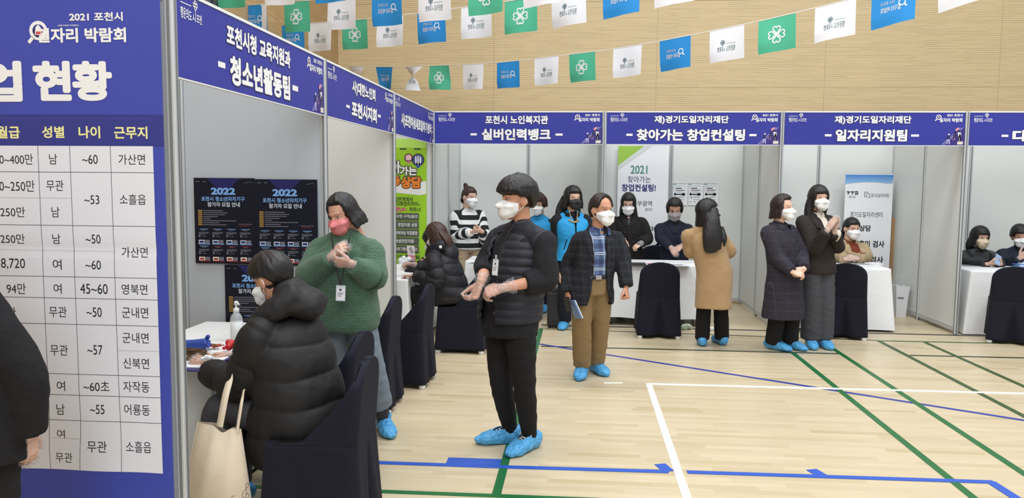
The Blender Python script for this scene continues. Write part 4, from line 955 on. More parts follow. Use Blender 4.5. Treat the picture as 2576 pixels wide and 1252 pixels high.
# bags on the floor
p, q = onz(1742, 828), onz(1712, 828)
blob('plastic_bag', 1729, 822, 0-TZ+.035, .045, clear('film_green', (176, 190, 168), .3, .85), 'crumpled pale green plastic bag under the raised cloth hem', 'bag', 9, seed=12)
def paper_bag(px, py, w, h, d, label):
    p = onz(px, py, 0); V = []
    for z, k in ((0, .8), (h*.5, .92), (h, 1.12)):
        for sx_, sy_ in ((-1, -1), (1, -1), (1, 1), (-1, 1)): V.append((p[0]+sx_*w/2*k, p[1]+sy_*d/2*k, z))
    F = [(0, 1, 2, 3)[::-1]]+[(k*4+i, k*4+(i+1) % 4, k*4+4+(i+1) % 4, k*4+4+i) for k in range(2) for i in range(4)]
    r = empty('shopping_bag', p, label, 'bag'); mesh_obj('body', V, F, mat('bag_white', (214, 216, 218), .6), r, smooth=False)
    for s_ in (-1, 1): MB().tube(catmull([(p[0]-w*.25, p[1]+s_*d*.5, h), (p[0]-w*.1, p[1]+s_*d*.5, h+.1), (p[0]+w*.1, p[1]+s_*d*.5, h+.1), (p[0]+w*.25, p[1]+s_*d*.5, h)], 6), .004, 6).build('handle', mat('bag_handle', (190, 192, 196), .6), r)
    MB().box((p[0]-.02, p[1]-d*.49, h*.62), (w*.5, .004, .02)).build('print', mat('ink_grey', (110, 116, 118), .5), r)
paper_bag(2262, 795, .15, .40, .14, 'white paper bag on the floor, between the cloth and the long white side wall')
# black wheeled case
p = onz(1393, 826); r = empty('black_suitcase', p, 'black suitcase on the floor between the vest man and the blazer man', 'suitcase')
MB().box((p[0], p[1]+.1, .22), (.16, .2, .40), bev=.02).build('body', mat('case_black', (30, 30, 33), .6, bmp=.2, nscale=200.), r)
MB().box((p[0], p[1]+.1, .445), (.10, .05, .05), bev=.008).build('handle', mat('case_grey', (70, 72, 76), .5), r)
for s_ in (-1, 1): MB().box((p[0]+s_*.05, p[1]+.1, .012), (.03, .06, .024), bev=.004).build('wheel', mat('case_black', (30, 30, 33), .6), r)
# cloth weight foot beside the camel coat woman
p = onz(1788, 831); o = MB().box((p[0], p[1], .02), (.07, .05, .04), bev=.012).build('paper_cup', mat('paper', (228, 230, 232), .6), origin=tuple(p)); tag(o, 'crumpled white paper scrap on the floor left of the camel coat woman\'s feet', 'paper scrap'); o.name = 'paper_scrap'
# ------------------------------------------------------------------ people: shared shapes
def skin_mat(name, col):
    if name in MATS: return MATS[name]
    m, nt, b = newmat(name); tc = N(nt, 'ShaderNodeTexCoord'); nz = N(nt, 'ShaderNodeTexNoise', i_Scale=14., i_Detail=3.); L(nt, tc.outputs['Object'], nz.inputs['Vector'])
    c = lin(col); L(nt, mixc(nt, nz.outputs['Fac'], tuple(x*.9 for x in c), (min(c[0]*1.1, 1), c[1]*1.03, c[2]*1.0)), b.inputs['Base Color'])
    b.inputs['Roughness'].default_value = .5; b.inputs['Specular IOR Level'].default_value = .35
    MATS[name] = m; return m
def hair_mat(name, col, rough=.42):
    if name in MATS: return MATS[name]
    m, nt, b = newmat(name); tc = N(nt, 'ShaderNodeTexCoord'); mp = N(nt, 'ShaderNodeMapping'); mp.inputs['Scale'].default_value = (220, 220, 10); L(nt, tc.outputs['Object'], mp.inputs['Vector'])
    nz = N(nt, 'ShaderNodeTexNoise', i_Scale=1., i_Detail=2.); L(nt, mp.outputs[0], nz.inputs['Vector']); c = lin(col)
    L(nt, mixc(nt, nz.outputs['Fac'], tuple(x*.55 for x in c), tuple(x*1.5 for x in c)), b.inputs['Base Color'])
    b.inputs['Roughness'].default_value = rough; b.inputs['Specular IOR Level'].default_value = .4; bump(nt, b, nz.outputs['Fac'], .5, .004); MATS[name] = m; return m
SK1, SK2, SK3 = skin_mat('skin_fair', (222, 184, 160)), skin_mat('skin_warm', (208, 162, 136)), skin_mat('skin_tan', (196, 146, 118))
HR_BLK, HR_BRN, HR_DK = hair_mat('hair_black', (24, 21, 21)), hair_mat('hair_brown', (58, 38, 30)), hair_mat('hair_dark_brown', (38, 26, 24))
M_EYEW, M_EYED, M_BROW = mat('eye_white', (206, 196, 190), .35), mat('eye_dark', (24, 18, 16), .25), mat('brow_dark', (66, 54, 48), .8)
M_SOCK = mat('sock_grey', (58, 58, 60), .9)
def build_head():
    P = [ellipsoid((0, -.012, .022), (.076, .096, .088), 24), ellipsoid((0, .022, -.035), (.064, .07, .082), 24), ellipsoid((0, .052, -.095), (.036, .034, .026), 16),
         ellipsoid((0, .07, .022), (.05, .02, .014), 16), loft([(0, .082, .004), (0, .096, -.018), (0, .108, -.036), (0, .098, -.046)], [.008, .009, .014, .010], [.010, .012, .012, .008], (1, 0, 0), 12, 4)[:2],
         ellipsoid((0, .084, -.07), (.024, .014, .010), 12)]
    for s in (-1, 1):
        P += [ellipsoid((s*.038, .055, -.035), (.028, .032, .028), 14), ellipsoid((s*.013, .098, -.040), (.008, .009, .008), 8)]
        e = Matrix.Rotation(s*.35, 3, 'Z') @ Matrix.Rotation(-.2, 3, 'X'); P.append(ellipsoid((s*.077, -.004, -.012), (.011, .021, .033), 14, e))
    P.append(loft([(0, -.018, -.04), (0, -.026, -.12), (0, -.036, -.20)], [.052, .05, .056], [.056, .052, .056], (1, 0, 0), 20, 5)[:2])
    return fuse(P, .0042, 4)
HEADV, HEADF = build_head()
HTREE = BVHTree.FromPolygons([Vector(v) for v in HEADV], HEADF)
def hray(o, d):
    h = HTREE.ray_cast(Vector(o), Vector(d)); return None if h[0] is None else np.array(h[0])
def build_eyes(narrow=1.):
    m = MB()
    for s in (-1, 1):
        h = hray((s*.031, .3, .0), (0, -1, 0)); y = h[1]; R = Matrix.Rotation(-s*.30, 3, 'Z')
        m.sphere((s*.031, y-.001, 0), (.0135, .004, .0048*narrow), 12, 1, R); m.sphere((s*.031, y+.0006, 0.0004), (.0054, .0036, .0046*narrow), 10, 2, R)
        up = []
        for t in np.linspace(-1, 1, 9):
            q = hray((s*.031+.0145*t, .3, .0050*narrow-.005*t*t), (0, -1, 0)); up.append(q+np.array([0, .0012, 0]))
        m.tube(up, .0010, 5, 2)
        br = []
        for t in np.linspace(-1, 1, 9):
            q = hray((s*.034+.019*t, .3, .0275-.0035*t*t-s*t*.0012), (0, -1, 0)); br.append(q)
        m.tube(br, [.001, .0021, .0019, .0008], 5, 3)
    return m
EYES = build_eyes()
def hand_mesh(curl=(20, 28, 18), spread=.0, thumb=.6, side=1):
    """side 1: right hand; wrist at the origin, fingers along +y, palm towards -z, thumb towards -x"""
    P = [loft([(0, -.02, 0), (0, .0, 0), (-.002, .03, -.002), (-.001, .07, -.001), (0, .094, 0)], [.026, .028, .037, .042, .039], [.020, .019, .016, .014, .011], (1, 0, 0), 18, 5, 2.4, round1=.008)[:2]]
    for k, (x, ln, rr) in enumerate(((-.030, .074, .0088), (-.0105, .082, .0092), (.010, .076, .0088), (.029, .060, .0078))):
        a = spread*(k-1.5)*.12; p = np.array([x, .086-(.006 if k in (0, 3) else 0), 0.]); pts = [p-np.array([0, .02, 0]), p]; th = 0.
        for seg, c in zip((.46, .30, .24), curl):
            th += math.radians(c*(1+.08*(k-1.5))); d = np.array([math.sin(a)*math.cos(th), math.cos(a)*math.cos(th), -math.sin(th)]); p = p+d*ln*seg; pts.append(p)
        P.append(loft(pts, [rr*1.05, rr, rr*.98, rr*.9, rr*.75], [rr*1.05, rr, rr*.98, rr*.9, rr*.75], (1, 0, 0.05), 10, 4, round1=.006)[:2])
    p = np.array([-.026, .018, -.004]); d = np.array([-.72*thumb-.2, .66, -.30]); d /= np.linalg.norm(d); pts = [p]
    for seg, b_ in ((.044, 0), (.034, .35), (.026, .3)):
        d = d+np.array([.5*b_, .5*b_, -.3*b_]); d /= np.linalg.norm(d); p = p+d*seg; pts.append(p)
    P.append(loft(pts, [.015, .0125, .0105, .0085], [.015, .012, .0095, .0075], (1, 0, .1), 10, 4, round1=.006)[:2])
    V, F = fuse(P, .0034, 2)
    if side < 0: V = V*np.array([-1, 1, 1]); F = [f[::-1] for f in F]
    return V, F
HANDS = {}
def hand(kind, side):
    if (kind, side) not in HANDS:
        c, sp, th = {'relaxed': ((22, 28, 18), .3, .5), 'fist': ((74, 92, 50), 0, .35), 'flat': ((4, 6, 4), .15, .55), 'grip': ((48, 52, 30), .1, .7), 'clasp': ((34, 48, 26), .1, .3), 'cup': ((30, 34, 22), .2, .8), 'bowl': ((40, 46, 30), .15, .25)}[kind]
        HANDS[(kind, side)] = hand_mesh(c, sp, th, side)
    return HANDS[(kind, side)]
def clear_glove():
    m, nt, b = newmat('clear_film'); tc = N(nt, 'ShaderNodeTexCoord'); nz = N(nt, 'ShaderNodeTexNoise', i_Scale=75., i_Detail=3., i_Distortion=1.2); L(nt, tc.outputs['Object'], nz.inputs['Vector'])
    b.inputs['Base Color'].default_value = (.86, .84, .84, 1); b.inputs['Roughness'].default_value = .12; b.inputs['Specular IOR Level'].default_value = .9; b.inputs['Coat Weight'].default_value = .4; b.inputs['Coat Roughness'].default_value = .08
    r = N(nt, 'ShaderNodeValToRGB'); r.color_ramp.elements[0].position = .45; r.color_ramp.elements[0].color = (.10, .10, .10, 1); r.color_ramp.elements[1].position = .75; r.color_ramp.elements[1].color = (.62, .62, .62, 1)
    L(nt, nz.outputs['Fac'], r.inputs[0]); L(nt, r.outputs[0], b.inputs['Alpha']); bump(nt, b, nz.outputs['Fac'], 1., .02); MATS['clear_film'] = m; return m
M_FILM = clear_glove()
def shoe_mat():
    m, nt, b = newmat('shoe_cover_blue'); tc = N(nt, 'ShaderNodeTexCoord'); nz = N(nt, 'ShaderNodeTexNoise', i_Scale=32., i_Detail=4., i_Distortion=1.); L(nt, tc.outputs['Object'], nz.inputs['Vector'])
    L(nt, mixc(nt, nz.outputs['Fac'], lin((34, 128, 196)), lin((104, 190, 232))), b.inputs['Base Color']); b.inputs['Roughness'].default_value = .38; bump(nt, b, nz.outputs['Fac'], .7, .02); MATS['shoe_cover_blue'] = m; return m
M_SHOE = shoe_mat(); M_SNK = mat('sneaker_black', (30, 30, 34), .7); M_LACE = mat('lace_white', (226, 226, 222), .7)
def basis(deg):
    a = math.radians(deg); return np.array([-math.cos(a), math.sin(a), 0.]), np.array([-math.sin(a), -math.cos(a), 0.])
UP = np.array([0, 0, 1.])
class Person:
    def __init__(s, label, at, phi, head, yaw, pitch=0., roll=0., dy=0., hs=1., sh=.178, skin=SK1, cat='person', seat=None, knee=None, hip_at=None, legs=True, sh_phi=None, neck_fwd=0., neckdown=.185, hipw=.085, sit_dir=None):
        s.at = np.array([at[0], at[1], 0.]); s.phi = phi; s.r, s.f = basis(phi); s.hs = hs; s.skin = skin
        s.root = empty('person', s.at, label, cat)
        s.hc = ony(head[0], head[1], at[1]+dy)
        r0, f0 = basis(yaw); p = math.radians(pitch); q = math.radians(roll)
        f1 = f0*math.cos(p)-UP*math.sin(p); u1 = np.cross(r0, f1); r2 = r0*math.cos(q)+u1*math.sin(q); u2 = np.cross(r2, f1)
        s.hm = np.stack([r2, f1, u2], 1)*hs; s.hr, s.hf, s.hu = r2, f1, u2
        s.neck = s.hc-s.hf*.02*hs-f0*.008-UP*neckdown*hs-s.f*neck_fwd
        H = s.hc[2]+.12*hs; s.H = H; s.k = H/1.68 if seat is None else 1.
        s.sr, s.sf = basis(phi if sh_phi is None else sh_phi)
        hz = (.515*H if seat is None else seat)
        s.hip = np.array([s.at[0], s.at[1], hz]) if hip_at is None else np.array([hip_at[0], hip_at[1], hz])
        s.shz = s.neck[2]-.012; s.S = {1: s.neck+s.sr*sh-UP*.062, -1: s.neck-s.sr*sh-UP*.062}
        s.arm = {}; s.leg = {}; s.hipw = hipw; s.seat = seat
        for d in (1, -1):
            hp = s.hip+s.r*d*hipw
            if seat is None: s.leg[d] = [hp, hp+s.f*.015-UP*(hz-.285*H), hp-UP*(hz-.075), None]
            else:
                g = s.f if sit_dir is None else np.array([*sit_dir, 0.]); kn = hp+g*.42+UP*.02; s.leg[d] = [hp, kn, np.array([kn[0], kn[1], .075])+g*.02, None]
            s.leg[d][3] = s.phi
        s.parts = []
    def w(s, px, py, y): return ony(px, py, y)
    def loc(s, V):       # body coordinates about the base: right, forward, up
        D = np.asarray(V)-s.at; return np.stack([D @ s.sr, D @ s.sf, D[..., 2]], -1)
    def wl(s, x, y, z): return s.at+s.sr*x+s.sf*y+UP*z
    def set_arm(s, d, wrist, elbow=None, hdir=(0, 0, -1), palm=(0, 1, 0), kind='relaxed', pole=None):
        """d 1: own right arm, -1: own left arm; vectors in world space"""
        S = s.S[d]; wrist = np.asarray(wrist, float)
        l1, l2 = .295*s.k, .25*s.k
        if elbow is None: elbow = ik(S, wrist, l1, l2, s.sr*d*.6-s.sf*.5-UP*.4 if pole is None else pole)
        s.arm[d] = (S, np.asarray(elbow, float), wrist, np.array(hdir, float)/np.linalg.norm(hdir), np.array(palm, float), kind)
    def set_foot(s, d, px, py, phi, z=.0, knee=None):
        """ankle over the floor point seen at px, py (near the heel)"""
        q = onz(px, py, z); s.leg[d][2] = np.array([q[0], q[1], .075]); s.leg[d][3] = phi
        g = basis(phi)[1]; s.leg[d][1] = (s.leg[d][0]*.52+s.leg[d][2]*.48)+g*.03 if knee is None else knee
    def hand_xf(s, d):
        S, E, W, h, pn, kind = s.arm[d]; z = -pn; z = z-h*np.dot(z, h); z /= np.linalg.norm(z)+1e-9; x = np.cross(h, z)
        return np.stack([x, h, z], 1), W, kind
    def build_body(s, arms=True, legs=True, male=False, eyes=True):
        k = s.k; P = []
        up = s.neck-s.hip; 
        m1 = s.hip+up*.33; m2 = s.hip+up*.72
        P.append(loft([s.hip-UP*.07, s.hip+UP*.02, m1, m2, s.neck-UP*.04, s.neck+UP*.03], np.array([.11, .145, .118, .14, .11, .05])*k, np.array([.08, .1, .085, .1, .07, .05])*k, [s.r, s.r, s.r, s.sr, s.sr, s.sr], 24, 5)[:2])
        for d, (S, E, W, h, pn, kind) in s.arm.items():
            P.append(loft([S-s.sr*d*.05+UP*.005, S, S*.5+E*.5, E, E*.55+W*.45, W, W+h*.012], np.array([.05, .052, .044, .038, .037, .027, .026])*k, np.array([.05, .052, .044, .037, .034, .021, .02])*k, np.cross(h, pn) if False else s.hand_xf(d)[0][:, 0], 16, 4)[:2])
        for d, (A, B, C, ph) in s.leg.items():
            P.append(loft([A+UP*.02, A*.5+B*.5, B, B*.6+C*.4, C-UP*.02], np.array([.082, .072, .052, .05, .036])*k, np.array([.082, .072, .052, .05, .036])*k, s.r, 16, 5)[:2])
            P.append(loft([C+UP*.02, C-UP*.03, C-UP*.045+basis(ph)[1]*.15], [.036, .04, .035], [.036, .04, .022], s.r, 12, 4, round1=.02)[:2])
        V, F = fuse(P, .011, 3); mb = MB(); mb.add(V, F)
        hv = HEADV @ s.hm.T+s.hc; mb.add(hv, HEADF); s.headV = hv
        if eyes:
            EV, EF = EYES.arr(); 
            n0 = mb.n; mb.V.append(EV @ s.hm.T+s.hc); mb.F += [tuple(i+n0 for i in f) for f in EF]; mb.M += EYES.M; mb.S += EYES.S; mb.n += len(EV)
        for d in s.arm:
            Mx, W, kind = s.hand_xf(d); hvv, hf = hand(kind, d); mb.add(hvv @ Mx.T*(.98 if male else .92)*1.+W, hf)
        mb.build('body', [s.skin, M_EYEW, M_EYED, M_BROW], s.root)
    def glove(s, d, m=None, cuff=.05):
        Mx, W, kind = s.hand_xf(d); V, F = hand(kind, d); nn = vnormals(V, F); n1 = vnoise(V, 70., d); V2 = V+nn*(.0028+.003*n1)[:, None]
        S, E, W_, h, pn, kd = s.arm[d]; a = (E-W); a /= np.linalg.norm(a)
        P, FF, _ = loft([W+h*.02, W+a*.015, W+a*cuff, W+a*(cuff+.03)], [.034, .035, .045, .052], [.027, .028, .038, .044], Mx[:, 0], 24, 5)
        P = P+vnoise(P, 55., 3.)[:, None]*.006*vnormals(P, FF[:-2])
        mb = MB(); mb.add(V2 @ Mx.T+W, F); mb.add(P, FF[:-2]); mb.build('glove', m or M_FILM, s.root)
    # ---- garments
    def torso(s, secs, top=None):
        """closed torso shape; secs: (t, half width, half depth, forward shift), t 0 hip joint ... 1 neck base, below 0 straight down"""
        k = s.k; P = []; A = []; B = []; U = []; up = s.neck-s.hip
        for t, a, b_, o in secs:
            q = s.hip+up*t if t >= 0 else s.hip+UP*(t*np.linalg.norm(up)); w = min(max(t, 0), 1); rr = s.r*(1-w)+s.sr*w; ff = s.f*(1-w)+s.sf*w
            P.append(q+ff*o); A.append(a*k); B.append(b_*k); U.append(rr)
        return loft(P, A, B, U, 40, 6, 2.25)
    def sleeve(s, d, r0, r1, r2, end=1., start=.06, n=20, mid=None):
        S, E, W = s.arm[d][:3]; k = s.k; e = E+(W-E)*(end if end > .3 else .3); a = (E-S)/np.linalg.norm(E-S)
        x = s.hand_xf(d)[0][:, 0]; r15 = mid or (r0+r1)/2
        return loft([S-s.sr*d*start+UP*.004, S, S*.5+E*.5, E, E*.5+e*.5, e], np.array([r0*.8, r0*.86, r15*.93, r1*.95, (r1+r2)/2, r2])*k, np.array([r0*.8, r0*.86, r15*.93, r1*.95, (r1+r2)/2, r2])*k, np.cross(a, [0.3, .2, 1.]), n, 6, round0=.02)
    def yoke(s, r0=.062, r1=.055, drop=.02):
        return [loft([s.neck+UP*.01-s.sf*.008, s.neck+s.sr*d*.075-UP*.022, s.S[d]-s.sr*d*.012-UP*.002], [r0, r0*.86, r1*.92], [r0, r0*.82, r1*.92], UP, 16, 5, round1=.015)[:2] for d in (1, -1)]
    def garment(s, name, m, secs, sl=None, extra=(), voxel=.009, smooth=5, wr=.004, wf=9., puff=None, cutf=None, yoke=(.062, .055), sides=(1, -1), finish=True, label=None, parent=None, thick=.007):
        T = s.torso(secs); parts = [T[:2]]; src = [(T[0], T[0][:, 2], T[1])]
        if yoke: parts += s.yoke(*yoke)
        for d in sides:
            if sl and d in s.arm:
                q = s.sleeve(d, *sl); parts.append(q[:2]); src.append((q[0], s.S[d][2]+.03-q[2], q[1]))
        parts += list(extra); V, F = fuse(parts, voxel, smooth)
        nn = vnormals(V, F); disp = wr*vnoise(V, wf, len(s.parts)+s.phi)+wr*.5*vnoise(V, wf*2.7, 1.7)
        A = None
        if puff or sl:
            allv = np.concatenate([q[0] for q in src]); vals = np.concatenate([q[1] for q in src]); alln = np.concatenate([vnormals(q[0], q[2]) for q in src]); kd = KDTree(len(allv))
            for i, q in enumerate(allv): kd.insert(Vector(q), i)
            kd.balance(); A = np.empty(len(V))
            for i, q in enumerate(V):
                acc = 0.; ws = 0.
                for co, ix, ds in kd.find_n(Vector(q), 6): g = 1/(ds+.002)**2*max(.02, nn[i] @ alln[ix])**4; acc += g*vals[ix]; ws += g
                A[i] = acc/ws
            E_ = np.array(sorted({(min(a, b_), max(a, b_)) for f in F for a, b_ in zip(f, f[1:]+f[:1])}), int); cn = np.bincount(E_.ravel(), minlength=len(V))[:len(V)]
            for _ in range(3):
                B_ = np.zeros(len(V)); np.add.at(B_, E_[:, 0], A[E_[:, 1]]); np.add.at(B_, E_[:, 1], A[E_[:, 0]]); A = .4*A+.6*B_/np.maximum(cn, 1)
            if puff:
                seg, amp = puff; ph = A/seg+.16*vnoise(V, 4., 9.); disp = disp*.5+amp*(np.abs(np.sin(math.pi*ph))**.55-.6)
        V = V+nn*disp[:, None]; at = {'along': A} if A is not None else None
        if cutf is not None:
            V, F, ix = cut(V, F, lambda C: cutf(s.loc(C)), inward=thick)
            if at: at = {'along': A[ix]}
        s.parts.append(name); s.last = (V, F)
        o = mesh_obj(name, V, F, m, parent or s.root, attrs=at)
        if label: o['label'] = label
        return o
    def trousers(s, m, r0, r1, r2, zb=.09, voxel=.009, wr=.003, name='trousers', up=.14, hip=(.16, .115), wf=11.):
        k = s.k; P = [loft([s.hip+UP*up, s.hip+UP*.04, s.hip-UP*.075], [hip[0]*.92*k, hip[0]*k, hip[0]*.86*k], [hip[1]*.92*k, hip[1]*k, hip[1]*.9*k], s.r, 28, 5, 2.3)[:2]]
        for d, (A, B, C, ph) in s.leg.items():
            u = (C-B)/np.linalg.norm(C-B); e = C+(B-C)*((zb-C[2])/max(B[2]-C[2], .05))
            P.append(loft([A+UP*.03, A*.5+B*.5, B, B*.5+e*.5, e], np.array([r0, r0*.92, r1, (r1+r2)/2*1.02, r2])*k, np.array([r0, r0*.95, r1*1.03, (r1+r2)/2*1.06, r2*1.05])*k, s.r, 24, 6)[:2])
        V, F = fuse(P, voxel, 4); nn = vnormals(V, F); V = V+nn*(wr*vnoise(V, (wf, wf, wf*2), 3.)+wr*.6*vnoise(V, 24., 5.))[:, None]
        return mesh_obj(name, V, F, m, s.root)
    def shoes(s, cover=True, open_top=False, size=1.):
        for d, (A, B, C, ph) in s.leg.items():
            g = basis(ph)[1]; r_ = basis(ph)[0]; o = np.array([C[0], C[1], 0]); k = size
            pts = [o-g*.085*k+UP*.045, o-g*.05*k+UP*.055, o+g*.02*k+UP*.055, o+g*.09*k+UP*.045, o+g*.15*k+UP*.034, o+g*.195*k+UP*.025]
            P = [loft(pts, np.array([.03, .048, .05, .055, .052, .028])*k, np.array([.035, .052, .054, .043, .033, .02])*k, r_, 24, 6, 2.4, round0=.015, round1=.015)[:2]]
            if not open_top: P.append(loft([o+UP*.05, o+UP*.10, o+UP*.125], [.05, .048, .054], [.055, .052, .058], r_, 20, 5)[:2])
            V, F = fuse(P, .0065, 2); nn = vnormals(V, F); V = V+nn*(.006*vnoise(V, 30., d)+.003*vnoise(V, 75., 2.))[:, None]; V[:, 2] = np.maximum(V[:, 2], .004)
            if open_top:
                def hole(Q): 
                    D = Q-o; return ((D@g-.035)/.085)**2+((D@r_)/.034)**2 < 1
                mk = lambda Q: hole(Q) & (Q[:, 2] > .055)
                V, F, _ = cut(V, F, mk, 6, .003)
            sc_ = mesh_obj('shoe_cover', V, F, M_SHOE, s.root)
            if open_top:
                V, F = fuse([loft([o-g*.07+UP*.045, o+UP*.05, o+g*.08+UP*.042, o+g*.15+UP*.03], [.035, .042, .042, .035], [.03, .042, .034, .022], r_, 20, 5, 2.3, round0=.01, round1=.01)[:2], loft([o-g*.01+UP*.05, o-g*.005+UP*.10], [.042, .042], [.05, .05], r_, 16, 4)[:2]], .006, 2)
                sk = mesh_obj('sneaker', V, F, M_SNK, s.root); m = MB()
                for q in range(4):
                    c = o+g*(.045+.02*q)+UP*(.094-.006*q); m.tube([c-r_*.024, c+UP*.007+g*.006, c+r_*.024+g*.012], .0035, 6); m.tube([c+r_*.024, c+UP*.007+g*.006, c-r_*.024+g*.012], .0035, 6)
                c = o+g*.045+UP*.104
                for q in (-1, 1): m.tube(catmull([c, c+r_*q*.03+UP*.012, c+r_*q*.045-UP*.004, c+r_*q*.02-UP*.002], 5), .003, 6)
                m.build('lace', M_LACE, sk)
    def socks(s, m=None, top=.22):
        for d, (A, B, C, ph) in s.leg.items(): u = (B-C)/np.linalg.norm(B-C); mesh_obj('sock', *loft([C+u*(top-.075), C+u*.05, C-UP*.03], [.058*s.k, .048*s.k, .044*s.k], [.060*s.k, .050*s.k, .048*s.k], s.r, 18, 6)[:2], m or M_SOCK, s.root)
    # ---- head wear
    def hv(s, P): return np.asarray(P, float) @ s.hm.T+s.hc
    def mask(s, m, style='fold', loops=True):
        V = []; F = []; na, nv = 25, 15
        for j in range(nv):
            v = j/(nv-1)
            for i in range(na):
                az = math.radians(-72+144*i/(na-1)); c = math.cos(az); t = abs(az)/math.radians(72)
                zt = -.004-.020*t**1.2+(.004*math.exp(-(az/.25)**2)); zb = -.124+.055*t**1.6
                z = zt+(zb-zt)*v; h = hray((.3*math.sin(az), .3*math.cos(az), max(z, -.10)), (-math.sin(az), -math.cos(az), 0)); R = .07 if h is None else math.hypot(h[0], h[1])
                if z < -.10: R *= 1-.25*((-.10-z)/.024)
                pr = min(v/.28, 1.)*min((1-v)/.22, 1.) if style == 'fold' else math.sin(math.pi*min(v*1.05, 1))**.7
                R = R+.0035+(.021 if style == 'fold' else .015)*pr*max(c, 0)**1.6
                R = max(R, (.082+.035*max(c, 0)**1.5)*(.8+.2*pr) if c > .75 and v > .1 else R*.0)
                V.append((R*math.sin(az), R*math.cos(az), z))
        for j in range(nv-1):
            for i in range(na-1): a = j*na+i; F.append((a, a+1, a+na+1, a+na))
        mb = MB(); mb.add(s.hv(V), F)
        o = mb.build('face_mask', m, s.root)
        if loops:
            for sd in (0, na-1):
                l = MB(); sg = -1 if sd == 0 else 1; T, Bt = np.array(V[sd]), np.array(V[(nv-1)*na+sd]); e = np.array([sg*.082, -.012, .006]); e2 = np.array([sg*.082, -.016, -.03])
                l.tube(s.hv(catmull([T, T*.5+e*.5+np.array([sg*.006, 0, 0]), e, (e+e2)/2+np.array([sg*.003, -.008, 0]), e2, Bt*.5+e2*.5+np.array([sg*.006, 0, 0]), Bt], 4)), .0022, 6); l.build('ear_loop', m, o)
    def hair(s, m, line, thick, voxel=.006, locks=(), amp=.03, freq=14., smooth=2, name='hair', bald=None):
        """line(az): lowest elevation of the hair in degrees; thick(az, el): depth of the hair over the skull"""
        na, ne = 84, 52; V = []; F = []
        for j in range(ne):
            el = math.radians(-78+168*j/(ne-1)) if j < ne-1 else math.pi/2
            for i in range(na):
                az = 2*math.pi*i/na; ad = math.degrees((az+math.pi) % (2*math.pi)-math.pi); ed = math.degrees(el)
                d = np.array([math.sin(az)*math.cos(el), math.cos(az)*math.cos(el), math.sin(el)])
                rh = 1/math.sqrt((d[0]/.078)**2+(d[1]/.101)**2+(d[2]/.108)**2)
                k = min(max((ed-line(ad))/5.+.5, 0), 1); k = k*k*(3-2*k)
                nz = noise.noise(Vector((math.sin(az)*freq*.5, math.cos(az)*freq*.5, el*1.3+3)))
                rr = rh*.86*(1-k)+(rh+thick(ad, ed))*(1+amp*nz)*k; V.append(d*rr+np.array([0, -.004, .006]))
        for j in range(ne-1):
            for i in range(na): q = (i+1) % na; F.append((j*na+i, j*na+q, (j+1)*na+q, (j+1)*na+i))
        F.append(tuple(range(na-1, -1, -1))); F.append(tuple((ne-1)*na+i for i in range(na)))
        parts = [(np.array(V), F)]
        for lk in locks: parts.append(lk)
        V, F = fuse(parts, voxel, smooth); nn = vnormals(V, F); V = V+nn*(.0022*vnoise(V, (85, 85, 9), 4.))[:, None]
        return mesh_obj(name, s.hv(V), F, m, s.root)
    def glasses(s, m=None):
        mb = MB()
        for d in (-1, 1):
            h = hray((d*.031, .3, -.004), (0, -1, 0)); mb.tube([(d*.033+.024*math.cos(t), h[1]+.014-.004*abs(math.cos(t)), -.004+.017*math.sin(t)) for t in np.linspace(0, 2*math.pi, 21)[:-1]], .0014, 5, closed=True)
            mb.tube([(d*.057, h[1]+.01, .002), (d*.076, .05, .003), (d*.08, -.005, .0)], .0014, 5)
        mb.tube([(-.009, .105, 0), (.009, .105, 0)], .0014, 5); V, F = mb.arr()
        mesh_obj('glasses', s.hv(V), F, m or mat('glasses_bronze', (90, 62, 48), .3, metal=.6), s.root)
    def strip(s, name, m, left, right, n=14, mcols=6, off=.006, garment=None, parent=None, depth=.006):
        """a flat piece (lapel, shirt front, pocket flap) laid on the front of the last garment; edges in body x, z"""
        V0, F0 = garment or s.last; tr = BVHTree.FromPolygons([Vector(v) for v in V0], F0); Lp, Rp = catmull([(a, b_, 0) for a, b_ in left], n), catmull([(a, b_, 0) for a, b_ in right], n)
        K = min(len(Lp), len(Rp)); V = []; F = []; f = s.sf; last = None
        for k in range(K):
            for j in range(mcols+1):
                q = Lp[k]*(1-j/mcols)+Rp[k]*j/mcols; o = s.wl(q[0], 1., q[1]); h = tr.ray_cast(Vector(o), Vector(-f))
                p = np.array(h[0]) if h[0] is not None else (last if last is not None else s.wl(q[0], .1, q[1])); last = p
                V.append(p+f*off)
        c = mcols+1; N0 = len(V); V += [v-f*depth for v in V]
        for k in range(K-1):
            for j in range(mcols): a = k*c+j; F.append((a, a+1, a+1+c, a+c)); F.append((N0+a, N0+a+c, N0+a+1+c, N0+a+1))
            F.append((k*c, k*c+c, N0+k*c+c, N0+k*c)); F.append((k*c+mcols, N0+k*c+mcols, N0+k*c+c+mcols, k*c+c+mcols))
        return mesh_obj(name, V, F, m, parent or s.root)
    def collar(s, m, r=.068, h=.05, lean=.012, gap=40, name='collar', z0=-.01, thick=.01, rd=None):
        """standing or turned collar around the neck, open at the front by gap degrees"""
        V = []; F = []; n = 40; c = s.neck+UP*z0+s.sf*.006
        for ring, (rr, zz) in enumerate(((r, 0), (r-lean*.4, h*.5), (r-lean, h), (r-lean+thick, h*1.0), (r+thick*1.2, h*.2))):
            for i in range(n):
                t = math.radians(gap/2+(360-gap)*i/(n-1)); d = s.sf*math.cos(t)*(rd or 1.05)+s.sr*math.sin(t); V.append(c+d*rr+UP*(zz-.022*max(math.cos(t), -.2)))
        for k in range(4):
            for i in range(n-1): F.append((k*n+i, k*n+i+1, (k+1)*n+i+1, (k+1)*n+i))
        return mesh_obj(name, V, F, m, s.root)
